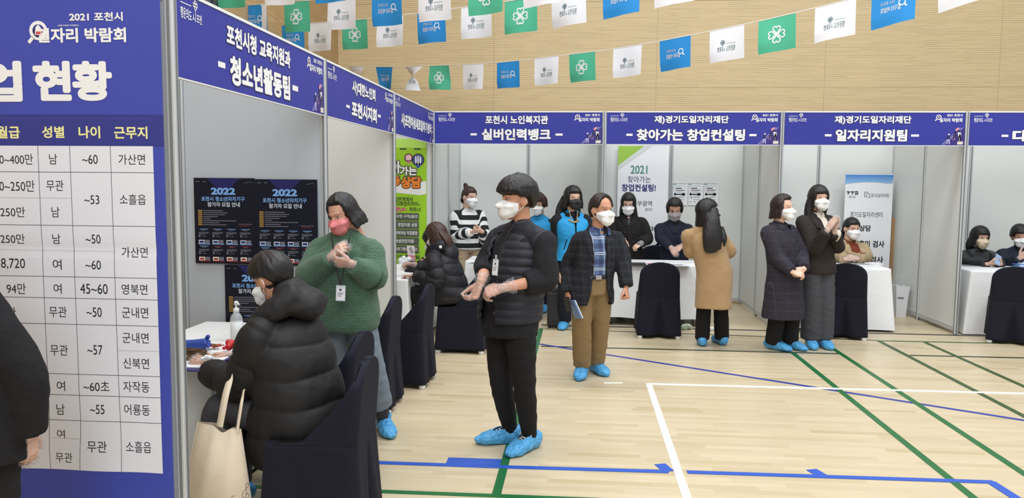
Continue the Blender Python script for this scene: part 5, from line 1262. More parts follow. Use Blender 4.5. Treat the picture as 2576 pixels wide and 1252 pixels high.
    def buttons(s, m, pts, r=.010, garment=None, name='button'):
        V0, F0 = garment or s.last; tr = BVHTree.FromPolygons([Vector(v) for v in V0], F0)
        for x, z in pts:
            h = tr.ray_cast(Vector(s.wl(x, 1., z)), Vector(-s.sf))
            if h[0] is None: continue
            mb = MB(); mb.sphere(np.array(h[0]), (r, r, r*.9), 12); o = mb.build(name, m, s.root)
def short_line(front=28, side=-8, back=-48):
    def f(a):
        a = abs(a)
        if a < 42: return front
        if a < 62: return front+(side-front)*(a-42)/20.
        if a < 82: return side
        if a < 100: return 8
        return 8+(back-8)*min((a-100)/35., 1.)
    return f
def bob_line(front=24, edge=48, low=-52, bang=None):
    def f(a):
        a = abs(a)
        if a < edge: return front
        return front+(low-front)*min((a-edge)/16., 1.)
    return f
def bob_thick(R=.118, th=.016, flare=0.):
    def f(a, e):
        if e > 0 or abs(a) < 40: return th
        rh = 1/math.sqrt((math.cos(math.radians(e))*math.sin(math.radians(a))/.078)**2+(math.cos(math.radians(e))*math.cos(math.radians(a))/.101)**2+(math.sin(math.radians(e))/.108)**2)
        want = (R*(.84+.16*abs(math.cos(math.radians(a))))+flare*(-e/50.))/math.cos(math.radians(e)); t = min(-e/25., 1.); return th+(want-rh-th)*t
    return f
def lock(pts, A, B, U=(1, 0, 0), n=14): return loft(pts, A, B, U, n, 5, round1=.01)[:2]
# ------------------------------------------------------------------ cloth
def nylon(name, col, rough=.42):
    """padded nylon: soft sheen and small puckers"""
    if name in MATS: return MATS[name]
    m, nt, b = newmat(name); c = lin(col); tc = N(nt, 'ShaderNodeTexCoord'); nz = N(nt, 'ShaderNodeTexNoise', i_Scale=9., i_Detail=2., i_Roughness=.45, i_Distortion=.5); L(nt, tc.outputs['Object'], nz.inputs['Vector'])
    b.inputs['Base Color'].default_value = (*c, 1); b.inputs['Roughness'].default_value = rough; b.inputs['Specular IOR Level'].default_value = .35; bump(nt, b, nz.outputs['Fac'], .35, .03); MATS[name] = m; return m
def bands(nt, x, period, width, phase=0.): return math_(nt, 'LESS_THAN', math_(nt, 'FRACT', math_(nt, 'DIVIDE', math_(nt, 'ADD', x, phase+50*period), period)), width)
def plaid(name, base, lines, rough=.9, amt=.15):
    """lines: (axis 0 x / 2 z, period, width, phase, colour, strength)"""
    m, nt, b = newmat(name); tc = N(nt, 'ShaderNodeTexCoord'); sp = N(nt, 'ShaderNodeSeparateXYZ'); L(nt, tc.outputs['Object'], sp.inputs[0])
    nz = N(nt, 'ShaderNodeTexNoise', i_Scale=22., i_Detail=4.); L(nt, tc.outputs['Object'], nz.inputs['Vector']); n2 = N(nt, 'ShaderNodeTexNoise', i_Scale=260., i_Detail=1.); L(nt, tc.outputs['Object'], n2.inputs['Vector'])
    c = mixc(nt, n2.outputs['Fac'], tuple(x*(1-amt*2) for x in lin(base)), tuple(x*(1+amt*2) for x in lin(base)))
    for ax, per, wd, ph, col, st in lines:
        x = sp.outputs[2] if ax == 2 else math_(nt, 'ADD', sp.outputs[0], math_(nt, 'MULTIPLY', sp.outputs[1], .6)); x = math_(nt, 'ADD', x, math_(nt, 'MULTIPLY', nz.outputs['Fac'], .012))
        c = mixc(nt, math_(nt, 'MULTIPLY', bands(nt, x, per, wd, ph), st), c, lin(col))
    L(nt, c, b.inputs['Base Color']); b.inputs['Roughness'].default_value = rough; b.inputs['Specular IOR Level'].default_value = .25; bump(nt, b, math_(nt, 'ADD', nz.outputs['Fac'], math_(nt, 'MULTIPLY', n2.outputs['Fac'], .1)), .35, .02); return m
def knit(name, col):
    m, nt, b = newmat(name); tc = N(nt, 'ShaderNodeTexCoord'); sp = N(nt, 'ShaderNodeSeparateXYZ'); L(nt, tc.outputs['Object'], sp.inputs[0])
    vo = N(nt, 'ShaderNodeTexVoronoi', i_Scale=105.); mp = N(nt, 'ShaderNodeMapping'); mp.inputs['Scale'].default_value = (1, 1, 1.5); L(nt, tc.outputs['Object'], mp.inputs[0]); L(nt, mp.outputs[0], vo.inputs['Vector'])
    at = N(nt, 'ShaderNodeAttribute', attribute_name='along'); rib = math_(nt, 'ABSOLUTE', math_(nt, 'SINE', math_(nt, 'MULTIPLY', at.outputs['Fac'], 150.)))
    nz = N(nt, 'ShaderNodeTexNoise', i_Scale=9., i_Detail=3.); L(nt, tc.outputs['Object'], nz.inputs['Vector'])
    h = math_(nt, 'ADD', math_(nt, 'MULTIPLY', vo.outputs['Distance'], -1.), math_(nt, 'MULTIPLY', math_(nt, 'MULTIPLY', rib, math_(nt, 'GREATER_THAN', nz.outputs['Fac'], .5)), .35))
    c = lin(col); L(nt, mixc(nt, math_(nt, 'MULTIPLY_ADD', vo.outputs['Distance'], 1.1, .0), tuple(min(x*1.15, 1) for x in c), tuple(x*.68 for x in c)), b.inputs['Base Color'])
    b.inputs['Roughness'].default_value = .95; b.inputs['Sheen Weight'].default_value = .15; bump(nt, b, h, .6, .008); return m
def striped(name, c0, c1, per, wd, ph):
    m, nt, b = newmat(name); at = N(nt, 'ShaderNodeAttribute', attribute_name='along'); tc = N(nt, 'ShaderNodeTexCoord'); nz = N(nt, 'ShaderNodeTexNoise', i_Scale=20., i_Detail=3.); L(nt, tc.outputs['Object'], nz.inputs['Vector'])
    L(nt, mixc(nt, bands(nt, at.outputs['Fac'], per, wd, ph), lin(c0), lin(c1)), b.inputs['Base Color']); b.inputs['Roughness'].default_value = .9; bump(nt, b, nz.outputs['Fac'], .4, .02); return m
M_MASKW, M_MASKP, M_MASKB, M_MASKG, M_MASKE = (mat(n, c, .75, noise_amt=.02, nscale=60.) for n, c in (('mask_white', (236, 236, 234)), ('mask_pink', (216, 128, 128)), ('mask_black', (34, 34, 36)), ('mask_grey', (150, 146, 144)), ('mask_beige', (222, 202, 172))))
F_BLACK = fabric('cloth_black', (26, 25, 27), amt=.2, foldb=.7); F_PANT = fabric('trouser_black', (26, 25, 26), amt=.2, fold=14.); F_NYL = nylon('nylon_black', (27, 26, 27), .62); F_NYL2 = nylon('nylon_charcoal', (27, 27, 31), .6)
F_VEST = nylon('nylon_ink', (34, 36, 44), .58); F_TSH = fabric('shirt_black', (31, 31, 34), amt=.15); F_JEAN = fabric('denim_pale', (122, 134, 146), weave=900., amt=.16, fold=7.); F_KHAKI = fabric('khaki', (140, 117, 82), amt=.09, fold=8., foldb=.7)
F_CAMEL = fabric('wool_camel', (166, 136, 98), weave=500., amt=.06, fold=5., foldb=.5, sheen=.2); F_NAVYW = fabric('wool_navy', (28, 32, 46), amt=.15); F_COAT = fabric('wool_black', (32, 29, 28), amt=.2); F_UMBER = fabric('wool_umber', (48, 41, 38), amt=.15); F_CHAR = fabric('wool_charcoal', (72, 72, 76), amt=.1, fold=7.)
F_BEIGE = fabric('wool_beige', (178, 156, 124), amt=.08); F_RUST = fabric('knit_rust', (122, 58, 38), amt=.1); F_CREAM = fabric('knit_cream', (224, 214, 196), amt=.06); F_SKY = fabric('vest_blue', (38, 150, 208), amt=.08, fold=10., foldb=.8, rough=.6); F_NAVYS = fabric('sweater_navy', (32, 40, 52), amt=.15); F_TAN = fabric('trouser_tan', (176, 156, 128), amt=.08); F_DNAVY = fabric('trouser_navy', (30, 32, 44), amt=.15)
F_LTH = nylon('jacket_black', (38, 40, 42), .45); M_BTN = mat('button_dark', (40, 40, 44), .35); M_STEEL = mat('steel', (190, 190, 194), .25, metal=1.); M_STRAP = mat('strap_black', (28, 28, 32), .7)
F_BLZ = plaid('wool_plaid_dark', (38, 39, 44), ((0, .062, .3, 0, (28, 29, 33), .55), (2, .066, .3, .01, (28, 29, 33), .55), (0, .062, .06, .03, (72, 74, 80), .35), (2, .066, .06, .03, (72, 74, 80), .35)))
F_CHK = plaid('wool_windowpane', (48, 45, 54), ((2, .088, .035, 0, (92, 88, 98), .5), (0, .10, .03, .02, (84, 80, 92), .4)))
F_SHP = plaid('shirt_plaid', (92, 112, 146), ((0, .105, .34, 0, (44, 54, 88), .6), (2, .13, .34, .02, (44, 54, 88), .6), (0, .105, .05, .052, (216, 222, 230), .75), (2, .13, .045, .07, (222, 226, 232), .8), (2, .13, .045, .055, (222, 226, 232), .8)), amt=.05)
F_KNIT = knit('knit_green', (74, 106, 83)); F_STR = striped('stripe_black_white', (228, 228, 226), (26, 26, 28), .122, .52, -.825)
W_ = lambda px, py, y: ony(px, py, y)
MAN = lambda hem, w=0.: [(hem, .185+w, .135+w, 0), (0, .18+w, .132+w, 0), (.3, .17+w, .125+w, 0), (.62, .188+w, .132+w, 0), (.85, .188+w, .112+w*.8, 0), (.97, .10+w*.5, .08+w*.5, 0)]
WOM = lambda hem, w=0., bust=.012: [(hem, .185+w, .14+w, 0), (0, .178+w, .13+w, 0), (.32, .15+w, .11+w, 0), (.62, .165+w, .122+w, bust), (.85, .168+w, .10+w*.8, 0), (.97, .09+w*.5, .072+w*.5, 0)]
def hood(p, s=1.):
    n, f, r = p.neck+UP*.045, p.sf, p.sr
    pts = [n+f*.10+r*.045-UP*.07, n+f*.05+r*.095-UP*.01, n-f*.05+r*.10+UP*.03, n-f*.12+UP*.02, n-f*.05-r*.10+UP*.03, n+f*.05-r*.095-UP*.01, n+f*.10-r*.045-UP*.07]
    a = np.array([.035, .05, .06, .07, .06, .05, .035])*s
    return [loft(pts, a, a*.85, UP, 18, 6, round0=.03, round1=.03)[:2], ellipsoid(n-f*.12-UP*.055, (.15*s, .085*s, .11*s), 24, np.stack([r, f, UP], 1))]
def badge(p, label, card, strap_px, y, w=.062, h=.095):
    c = W_(*card, y); r = empty('name_badge', c, label, 'badge'); rr = p.sr*.9+np.array([.1, 0, 0]); rr = np.array([-1., 0, 0])*.0+(-p.sr if p.sr[0] < 0 else p.sr); rr /= np.linalg.norm(rr)
    up = UP*.98-p.sf*.1; up /= np.linalg.norm(up); n = np.cross(rr, up)
    bd = Board(c-rr*w/2-up*h/2, rr, up, gap=0.); bd.rect(0, 0, w, h, mat('card_holder', (206, 212, 220), .3), 0); bd.rect(w*.08, h*.06, w*.92, h*.84, mat('card_white', (230, 232, 236), .5), 2); bd.rect(w*.35, h*.65, w*.6, h*.78, M_GRID, 4)
    for k in range(3): bd.rect(w*.2, h*(.5-.1*k), w*(.8-.1*k), h*(.53-.1*k), M_GRID, 4)
    bd.build('card', r); mb = MB()
    for pts in strap_px:
        P = catmull([W_(*q) for q in pts], 5); side = np.gradient(P, axis=0); side /= np.linalg.norm(side, axis=1)[:, None]; sd = np.cross(side, n); sd /= np.linalg.norm(sd, axis=1)[:, None]+1e-9
        V = np.vstack([P+sd*.0055, P-sd*.0055]); k = len(P); mb.add(V, [(i, i+1, k+i+1, k+i) for i in range(k-1)])
    mb.build('strap', M_STRAP, r); mb = MB(); mb.box(c+up*(h/2+.012), (.012, .006, .026)); mb.build('clip', M_STEEL, r); return r
# ------------------------------------------------------------------ person with a dark coat at the edge, nearest the camera
p = Person('person in a black coat, mostly out of frame before the job banner', (-.50, -6.60), 186, (-250, 470), 176, sh=.20, skin=SK2, dy=0.)
p.set_arm(1, W_(66, 1088, -6.56), W_(58, 940, -6.60), (.05, .1, -1), (-.9, .3, 0), 'relaxed'); p.set_arm(-1, p.wl(-.3, .1, .8))
p.build_body(eyes=False); p.hair(HR_BLK, short_line(), lambda a, e: .02); p.garment('coat', F_BLACK, MAN(-.42, .01), (.095, .078, .068, .96), wr=.009, wf=6.); p.trousers(F_PANT, .095, .075, .065); p.shoes(); p.glove(1)
# ------------------------------------------------------------------ seated man in a black puffer coat
p = Person('person seated on a covered chair in a black hooded puffer coat, making crafts', (.36, -5.45), 97, (684, 700), 112, pitch=20, roll=4, sh=.175, skin=SK3, seat=.52, hs=1.03, neck_fwd=.0)
P1 = p
p.set_arm(-1, W_(516, 930, -5.40), W_(604, 966, -5.55), (-.66, .25, .42), (-.3, .75, -.5), 'cup'); p.set_arm(1, W_(582, 893, -5.16), W_(645, 930, -5.1), (-1, -.05, .02), (0, -.3, -1), 'cup')
p.build_body(); p.hair(HR_BLK, short_line(30, 10, -27), lambda a, e: .026 if e > 26 else .004+.022*max(0., (e+30)/56.), amp=.05)
p.mask(M_MASKW)
p.garment('puffer_coat', F_NYL, [(-.44, .24, .235, .02), (-.2, .25, .25, .03), (0, .25, .245, .03), (.25, .24, .21, .0), (.55, .24, .185, -.02), (.8, .225, .16, -.025), (.96, .13, .11, -.02)], (.100, .090, .064, .90), puff=(.15, .017), wr=.010, wf=7., yoke=(.085, .085))
hp = [W_(622, 845, -5.58), W_(652, 806, -5.60), W_(696, 776, -5.60), W_(742, 750, -5.56)]; hq = [W_(630, 835, -5.34), W_(658, 796, -5.30), W_(704, 764, -5.30), W_(742, 742, -5.34)]
hr = np.array([.030, .048, .064, .078])
V, F = fuse([loft(hp, hr, hr*.8, UP, 18, 6, round0=.03, round1=.04)[:2], loft(hq, hr, hr*.8, UP, 18, 6, round0=.03, round1=.04)[:2], ellipsoid(W_(763, 758, -5.45), (.115, .175, .085), 28, np.array(Matrix.Rotation(.35, 3, 'Y'))), ellipsoid(W_(735, 740, -5.45), (.09, .15, .085), 24)], .009, 6)
V = V+vnormals(V, F)*(.010*vnoise(V, 8., 2.)+.004*vnoise(V, (30, 8, 30), 5.))[:, None]; mesh_obj('hood', V, F, F_NYL, p.root)
for d in (-1, 1): p.glove(d)
p.trousers(F_CHAR, .095, .08, .07, up=.02, name='trousers'); p.shoes()
# ------------------------------------------------------------------ woman in the green sweater
p = Person('person standing in a green cable-knit sweater, pale jeans and a pink mask', (.25, -4.36), 8, (861, 535), 26, pitch=24, roll=-6, sh=.175, skin=SK2)
P2 = p
p.set_arm(-1, W_(884, 664, -4.60), W_(940, 696, -4.44), (-.93, -.1, .12), (.05, .75, .5), 'clasp'); p.set_arm(1, W_(834, 645, -4.56), W_(779, 690, -4.44), (.72, -.2, .62), (.35, .8, -.4), 'clasp')
p.set_foot(-1, 966, 1084, -28); p.set_foot(1, 845, 1090, 10)
p.build_body(); p.mask(M_MASKP)
p.hair(HR_BLK, bob_line(48, 50, -46), bob_thick(.118, .018, .022), amp=.09, freq=18)
p.garment('inner_shirt', F_TSH, WOM(.5), None, voxel=.01, yoke=(.06, .05))
p.garment('sweater', F_KNIT, [(-.175, .185, .15, 0), (-.135, .215, .168, 0), (0, .225, .172, 0), (.3, .215, .165, 0), (.62, .215, .16, 0), (.85, .19, .135, 0), (.97, .13, .105, 0)], (.098, .100, .056, .93, .06, 22, .094), wr=.007, wf=8., yoke=(.088, .08))
p.collar(F_TSH, .070, .04, .006, 8, name='neckband', z0=-.02)
p.glove(-1); p.glove(1)
p.trousers(F_JEAN, .105, .088, .085, zb=.20, wr=.005); p.socks(top=.26); p.shoes()
badge(p, 'white name badge hanging on a black strap over the green sweater', (857, 737), (((834, 594, -4.52), (837, 612, -4.555), (842, 650, -4.575), (856, 715, -4.60)), ((889, 572, -4.44), (878, 604, -4.55), (868, 660, -4.575), (858, 715, -4.60))), -4.60)
# ------------------------------------------------------------------ woman with the leaflet, corner booth
p = Person('person seated in a black puffer coat holding papers at the corner booth table', (.44, -1.45), 96, (1098, 590), 104, pitch=26, sh=.175, skin=SK2, seat=.52, hs=1.0)
p.set_arm(-1, W_(1040, 692, -1.60), W_(1100, 708, -1.68), (-.95, .1, -.1), (.1, -.2, -1), 'cup'); p.set_arm(1, W_(1042, 664, -1.33), W_(1090, 690, -1.25), (-.95, -.1, .1), (.1, -.4, -1), 'grip')
p.build_body(); p.hair(HR_BRN, bob_line(24, 50, -50), bob_thick(.113, .018, .012), locks=(lock([(0, -.06, .02), (-.02, -.10, -.1), (-.02, -.09, -.19)], [.08, .085, .06], [.03, .035, .02]), lock([(-.075, .03, -.02), (-.08, .04, -.1), (-.07, .05, -.16)], [.018, .02, .012], [.035, .035, .02], (1, 0, 0)),), amp=.05); p.mask(M_MASKW); p.glasses()
p.garment('puffer_coat', F_NYL2, [(-.06, .20, .22, .0), (.05, .23, .24, 0), (.25, .225, .20, -.01), (.55, .225, .17, -.02), (.8, .205, .145, -.02), (.96, .12, .10, -.01)], (.10, .088, .06, .93), hood(p, .92), puff=(.11, .014), wr=.008, wf=9., yoke=(.075, .075))
for d in (-1, 1): p.glove(d)
p.trousers(F_PANT, .095, .08, .07, up=.02); p.shoes()
o = MB().sphere(W_(1108, 621, -1.66), (.016, .006, .016)).build('coat_logo', M_INK, p.root)
# person hidden beside her
p = Person('person mostly hidden behind the leaflet woman, dark hair over a pale collar', (.36, -.72), 96, (1088, 603), 112, pitch=30, sh=.17, seat=.52, hs=1.0)
p.set_arm(1, p.wl(.15, .4, .8)); p.set_arm(-1, W_(1040, 662, -.85), None, (-1, 0, 0), (0, 0, -1)); p.build_body(); p.hair(HR_BLK, bob_line(24, 46, -50), bob_thick(.115, .018)); p.mask(M_MASKW)
p.garment('coat', F_BLACK, WOM(-.05, .03), (.09, .08, .06, .95)); p.collar(F_CREAM, .095, .075, .01, 30, name='scarf', z0=-.03); p.trousers(F_PANT, .09, .075, .06, up=.02); p.shoes()
# ------------------------------------------------------------------ woman in the striped sweater
q = W_(1180, 560, 1.05)
p = Person('person in a black and white striped sweater with hair in a bun', (q[0], 1.05), -25, (1181, 494), -50, pitch=8, sh=.168, hs=1.08, skin=SK1)
p.set_arm(1, W_(1188, 583, .82), W_(1150, 592, 1.0), (.9, -.3, .1), (-.2, .5, .7), 'clasp'); p.set_arm(-1, W_(1213, 582, .80), W_(1222, 604, 1.0), (-.9, -.2, .15), (.2, .6, .5), 'clasp')
p.build_body(); p.mask(M_MASKW)
p.hair(HR_BRN, short_line(34, 4, -34), lambda a, e: .012, locks=(ellipsoid((0, -.075, .105), (.036, .034, .034), 14), ellipsoid((.01, -.08, .13), (.028, .028, .026), 12), lock([(0, -.09, -.02), (.0, -.105, -.07), (0, -.09, -.10)], [.05, .045, .02], [.02, .02, .012])), amp=.04)
p.garment('sweater', F_STR, [(-.06, .185, .14, 0), (0, .195, .15, 0), (.3, .19, .145, 0), (.62, .19, .14, 0), (.85, .175, .115, 0), (.97, .10, .08, 0)], (.092, .088, .055, .93), wr=.007, yoke=(.062, .07)); p.collar(F_TSH, .06, .022, .002, 5, name='neckband', z0=-.022)
p.trousers(F_TAN, .095, .08, .075); p.shoes()
# ------------------------------------------------------------------ man in the padded vest
p = Person('person with bowl-cut hair in a dark padded vest, hands in clear gloves', (1.305, -4.44), 42, (1301, 500), 62, pitch=2, sh=.198, skin=SK3, hs=1.04)
P5 = p
p.set_arm(1, W_(1209, 712, -4.66), W_(1224, 668, -4.36), (-.40, -.22, -.88), (-.55, -.55, .45), 'bowl'); p.set_arm(-1, W_(1262, 724, -4.72), W_(1372, 702, -4.60), (-.92, -.05, -.30), (-.15, .55, -.75), 'grip')
p.set_foot(1, 1284, 1112, 74); p.set_foot(-1, 1332, 1128, 32)
p.leg[1][1] = W_(1261, 960, -4.36); p.leg[-1][1] = W_(1318, 958, -4.50)
p.build_body(male=True); p.mask(M_MASKW)
def bowl(a):
    a = abs(a)
    if a < 66: return 16-2*math.cos(a*.05)
    if a < 80: return 16-(a-66)*.9
    if a < 104: return 6
    return 6-44*min((a-104)/40., 1.)
p.hair(HR_BLK, bowl, lambda a, e: (.028+.012*max(0, math.sin(math.radians(e*1.6+20)))) if abs(a) < 72 else min(.036, .008+.028*max(0., (e+42)/62.))+(.004 if e > 30 else 0), amp=.035, freq=20)
p.garment('shirt', F_TSH, [(-.25, .18, .145, 0), (-.1, .185, .145, 0), (.1, .18, .14, 0), (.3, .175, .135, .01), (.62, .185, .132, 0), (.85, .185, .11, 0), (.97, .105, .085, 0)], (.084, .080, .060, .46, .05, 22, .084), wr=.008, wf=9., yoke=(.066, .062))
p.collar(F_TSH, .064, .022, .002, 5, name='neckband', z0=-.024)
vz = lambda z: np.interp(z, [.85, 1.05, 1.25, 1.36, 1.42], [.075, .055, .06, .075, .09])
p.garment('padded_vest', F_VEST, [(-.07, .196, .170, 0), (0, .205, .174, 0), (.3, .202, .168, .005), (.62, .207, .162, 0), (.83, .19, .132, 0), (.95, .12, .10, 0)], None, puff=(.052, .012), wr=.003, yoke=(.080, .088), cutf=lambda Q: (Q[:, 1] > .02) & (np.abs(Q[:, 0]-.02) < vz(Q[:, 2])), voxel=.008, thick=.014)
p.buttons(M_BTN, [(-.055, z) for z in (1.10, 1.01, .91, .84)], .009)
p.glove(1); p.glove(-1)
p.trousers(F_PANT, .098, .070, .055, zb=.17, wr=.004, hip=(.165, .13)); p.socks(F_PANT, top=.24); p.shoes(open_top=True, size=1.12)
badge(p, 'white name badge hanging at an angle from a black strap on the padded vest man', (1246, 672), (((1297, 556, -4.63), (1272, 600, -4.64), (1258, 640, -4.67), (1252, 650, -4.70)), ((1340, 545, -4.58), (1320, 556, -4.62), (1298, 560, -4.63))), -4.70, .05, .095)
# ------------------------------------------------------------------ two people in bright blue vests
q = W_(1358, 560, 1.05)
p = Person('person with curly brown hair in a bright blue vest, half hidden', (q[0], 1.05), 8, (1355, 513), 18, pitch=12, sh=.17, hs=1.06)
p.set_arm(1, p.wl(.2, .2, .9)); p.set_arm(-1, p.wl(-.25, .1, .8)); p.build_body(); p.mask(M_MASKW)
p.hair(HR_BRN, bob_line(26, 50, -28), bob_thick(.108, .028), amp=.22, freq=30); p.garment('shirt', F_NAVYS, WOM(-.1), (.075, .065, .05, .95)); p.garment('vest', F_SKY, WOM(-.1, .02), None, yoke=(.066, .05)); p.trousers(F_DNAVY, .09, .075, .07); p.shoes()
p = Person('person with long wavy black hair and a black mask in a bright blue vest', (1.66, -.30), -14, (1441, 497), -26, pitch=4, sh=.172, hs=1.06)
p.set_arm(1, W_(1408, 690, -.34), W_(1400, 612, -.26), (.1, -.1, -1), (.9, 0, 0)); p.set_arm(-1, p.wl(-.25, .1, .8)); p.set_foot(1, 1420, 824, 10); p.set_foot(-1, 1466, 820, -10)
p.build_body(); p.mask(M_MASKB)
p.hair(HR_BLK, bob_line(30, 46, -50), bob_thick(.112, .02, .02), locks=(lock([(.05, -.06, .0), (.095, -.07, -.12), (.13, -.06, -.24), (.14, -.04, -.31)], [.05, .06, .045, .02], [.035, .035, .025, .012]), lock([(-.05, -.06, .0), (-.085, -.07, -.12), (-.10, -.05, -.2)], [.05, .05, .02], [.03, .03, .012]), lock([(0, -.07, 0), (0, -.1, -.12), (.02, -.09, -.26)], [.07, .08, .05], [.03, .035, .02])), amp=.08)
p.garment('shirt', F_TSH, WOM(-.05), (.078, .07, .052, .95)); p.collar(F_TSH, .06, .05, .004, 5, name='turtleneck')
p.garment('vest', F_SKY, WOM(-.08, .022), None, yoke=(.072, .056), cutf=lambda Q: (Q[:, 1] > 0) & (np.abs(Q[:, 0]) < np.interp(Q[:, 2], [1.0, 1.25, 1.45], [.0, .012, .07])), voxel=.008)
p.collar(F_TSH, .085, .055, .0, 60, name='vest_collar'); p.strip('pocket_welt', F_TSH, [(.10, 1.06), (.13, .94)], [(.09, 1.06), (.12, .94)], n=8, mcols=2, off=.004)
m = MB()
for d in (-1, 1): m.tube(catmull([p.neck+p.sf*.07+p.sr*d*.05+UP*.09, p.neck+p.sf*.11+p.sr*d*.04+UP*.0, p.neck+p.sf*.14+p.sr*d*.03-UP*.05], 6), .004, 6)
for k in range(7): m.sphere(p.neck+p.sf*(.145-.02*abs(k-3)/3)+p.sr*(k-3)*.018-UP*(.075-.004*(k-3)**2*.6), .011, 8)
m.build('mask_chain', mat('bead_gold', (190, 160, 100), .4), p.root); p.trousers(F_DNAVY, .095, .08, .08); p.shoes()
# ------------------------------------------------------------------ man in the checked blazer
p = Person('person walking in a dark checked blazer, blue plaid shirt and khaki trousers', (1.84, -2.56), -22, (1513, 526), -40, pitch=3, sh=.168, skin=SK3, hs=1.06)
p.set_arm(1, W_(1428, 738, -2.60), W_(1432, 664, -2.50), (.0, -.15, -1), (.85, .45, 0), 'fist'); p.set_arm(-1, W_(1575, 722, -2.62), W_(1568, 655, -2.52), (.15, -.35, -.9), (-.8, .3, 0), 'fist')
p.set_foot(1, 1464, 945, 8); p.set_foot(-1, 1498, 935, -28)
p.build_body(male=True); p.mask(M_MASKW)
def receding(a):
    a = abs(a)
    if a < 34: return 62+6*math.cos(a*.1)
    if a < 60: return 62-(a-34)*2.0
    if a < 80: return 6
    if a < 102: return 10
    return 10-56*min((a-102)/36., 1.)
p.hair(HR_DK, receding, lambda a, e: .016, amp=.06)
p.garment('plaid_shirt', F_SHP, [(.08, .165, .125, 0), (.3, .165, .125, 0), (.62, .175, .126, 0), (.85, .175, .10, 0), (.97, .1, .08, 0)], None, yoke=(.062, .05), wr=.003); p.collar(F_SHP, .074, .05, .006, 56, name='shirt_collar', z0=-.012, thick=.02)
p.trousers(F_KHAKI, .108, .088, .082, zb=.10, wr=.004, hip=(.168, .13), up=.10, wf=9.)
mb = MB(); mb.tube([p.hip+UP*.085+p.r*.156*p.k*math.cos(t)+p.f*.134*p.k*math.sin(t) for t in np.linspace(0, 2*math.pi, 41)[:-1]], .016, 8, closed=True); bl = mb.build('belt', M_STRAP, p.root); mb = MB(); c = p.hip+UP*.085+p.f*.150*p.k; mb.box(c, (.055, .014, .036), bev=.005, rz=math.radians(22)); mb.build('buckle', M_STEEL, bl)
zc = lambda z: np.interp(z, [.66, .80, .95, 1.15, 1.30, 1.42], [.115, .078, .058, .056, .062, .075])
p.garment('blazer', F_BLZ, [(-.34, .205, .158, 0), (-.15, .205, .158, 0), (0, .198, .15, 0), (.3, .188, .145, 0), (.62, .192, .142, 0), (.85, .178, .116, 0), (.95, .11, .09, 0)], (.084, .076, .062, .97, .06, 22), wr=.006, wf=8., yoke=(.068, .066), cutf=lambda Q: (Q[:, 1] > 0) & (np.abs(Q[:, 0]+.018) < zc(Q[:, 2])), voxel=.008, thick=.012)
for s_ in (1, -1): p.strip('lapel', F_BLZ, [(-.018+s_*.064, 1.385), (-.018+s_*.066, 1.28), (-.018+s_*.062, 1.14), (-.018+s_*.058, 1.03)], [(-.018+s_*.105, 1.375), (-.018+s_*.145, 1.27), (-.018+s_*.10, 1.13), (-.018+s_*.066, 1.03)], off=.007)
p.buttons(M_BTN, [(.055, 1.01), (.062, .90)], .012); p.shoes(size=1.05)
c = W_(1446, 778, -2.68); o = MB().box((0, 0, 0), (.012, .12, .165), bev=.002, R=np.array(Matrix.Rotation(math.radians(-24), 3, 'Y') @ Matrix.Rotation(math.radians(28), 3, 'Z'))).xform(Matrix.Translation(Vector(c))).build('notebook', mat('notebook_cover', (96, 128, 180), .4), origin=tuple(c)); tag(o, 'blue notebook held low in the blazer man\'s hand', 'notebook')
m = MB().box((.003, .002, 0), (.007, .117, .160), R=np.array(Matrix.Rotation(math.radians(-24), 3, 'Y') @ Matrix.Rotation(math.radians(28), 3, 'Z'))).xform(Matrix.Translation(Vector(c+np.array([.008, -.004, 0])))).build('pages', mat('paper', (228, 230, 232), .6), o)
c = W_(1428, 764, -2.70); o = MB().box((0, 0, 0), (.012, .07, .12), bev=.004, R=np.array(Matrix.Rotation(math.radians(-12), 3, 'Y') @ Matrix.Rotation(math.radians(40), 3, 'Z'))).xform(Matrix.Translation(Vector(c))).build('phone', mat('phone_black', (26, 27, 30), .2), origin=tuple(c)); tag(o, 'black phone held against the blue notebook', 'phone')
# ------------------------------------------------------------------ behind the second table
q = W_(1582, 590, .98)
p = Person('person with long black hair and glasses in a black double-breasted coat, looking down', (q[0], .98), 4, (1581, 510), 6, pitch=22, sh=.178, hs=1.08)
p.set_arm(-1, W_(1612, 612, .76), W_(1630, 600, .98), (-.75, -.2, -.5), (.3, .6, -.6), 'clasp'); p.set_arm(1, p.wl(.06, .24, .98)); p.build_body(); p.mask(M_MASKW); p.glasses()
p.hair(HR_BLK, bob_line(34, 42, -56), bob_thick(.106, .016, .0), locks=(lock([(-.05, .02, .03), (-.075, .04, -.1), (-.085, .05, -.22), (-.08, .05, -.3)], [.03, .032, .03, .015], [.035, .03, .02, .01]), lock([(.05, -.0, .03), (.078, .0, -.1), (.085, -.0, -.22)], [.03, .03, .015], [.03, .03, .015])), amp=.05)
p.garment('inner_top', mat('top_grey', (70, 70, 72), .8), WOM(.3, -.005), None); p.garment('coat', F_COAT, [(-.9, .22, .18, 0), (-.3, .205, .155, 0), (0, .2, .15, 0), (.32, .185, .14, 0), (.62, .19, .14, .01), (.85, .178, .115, 0), (.96, .11, .09, 0)], (.088, .078, .066, .9), cutf=lambda Q: (Q[:, 1] > 0) & (np.abs(Q[:, 0]) < np.interp(Q[:, 2], [1.12, 1.4], [0., .055])), yoke=(.072, .062))
for s_ in (1, -1): p.strip('lapel', F_COAT, [(s_*.05, 1.37), (s_*.035, 1.26), (s_*.01, 1.15)], [(s_*.12, 1.37), (s_*.14, 1.27), (s_*.05, 1.14)], off=.010)
p.buttons(M_BTN, [(x, z) for x in (.055, -.055) for z in (1.06, .94, .82)], .013); p.trousers(F_PANT, .09, .075, .07); p.shoes()
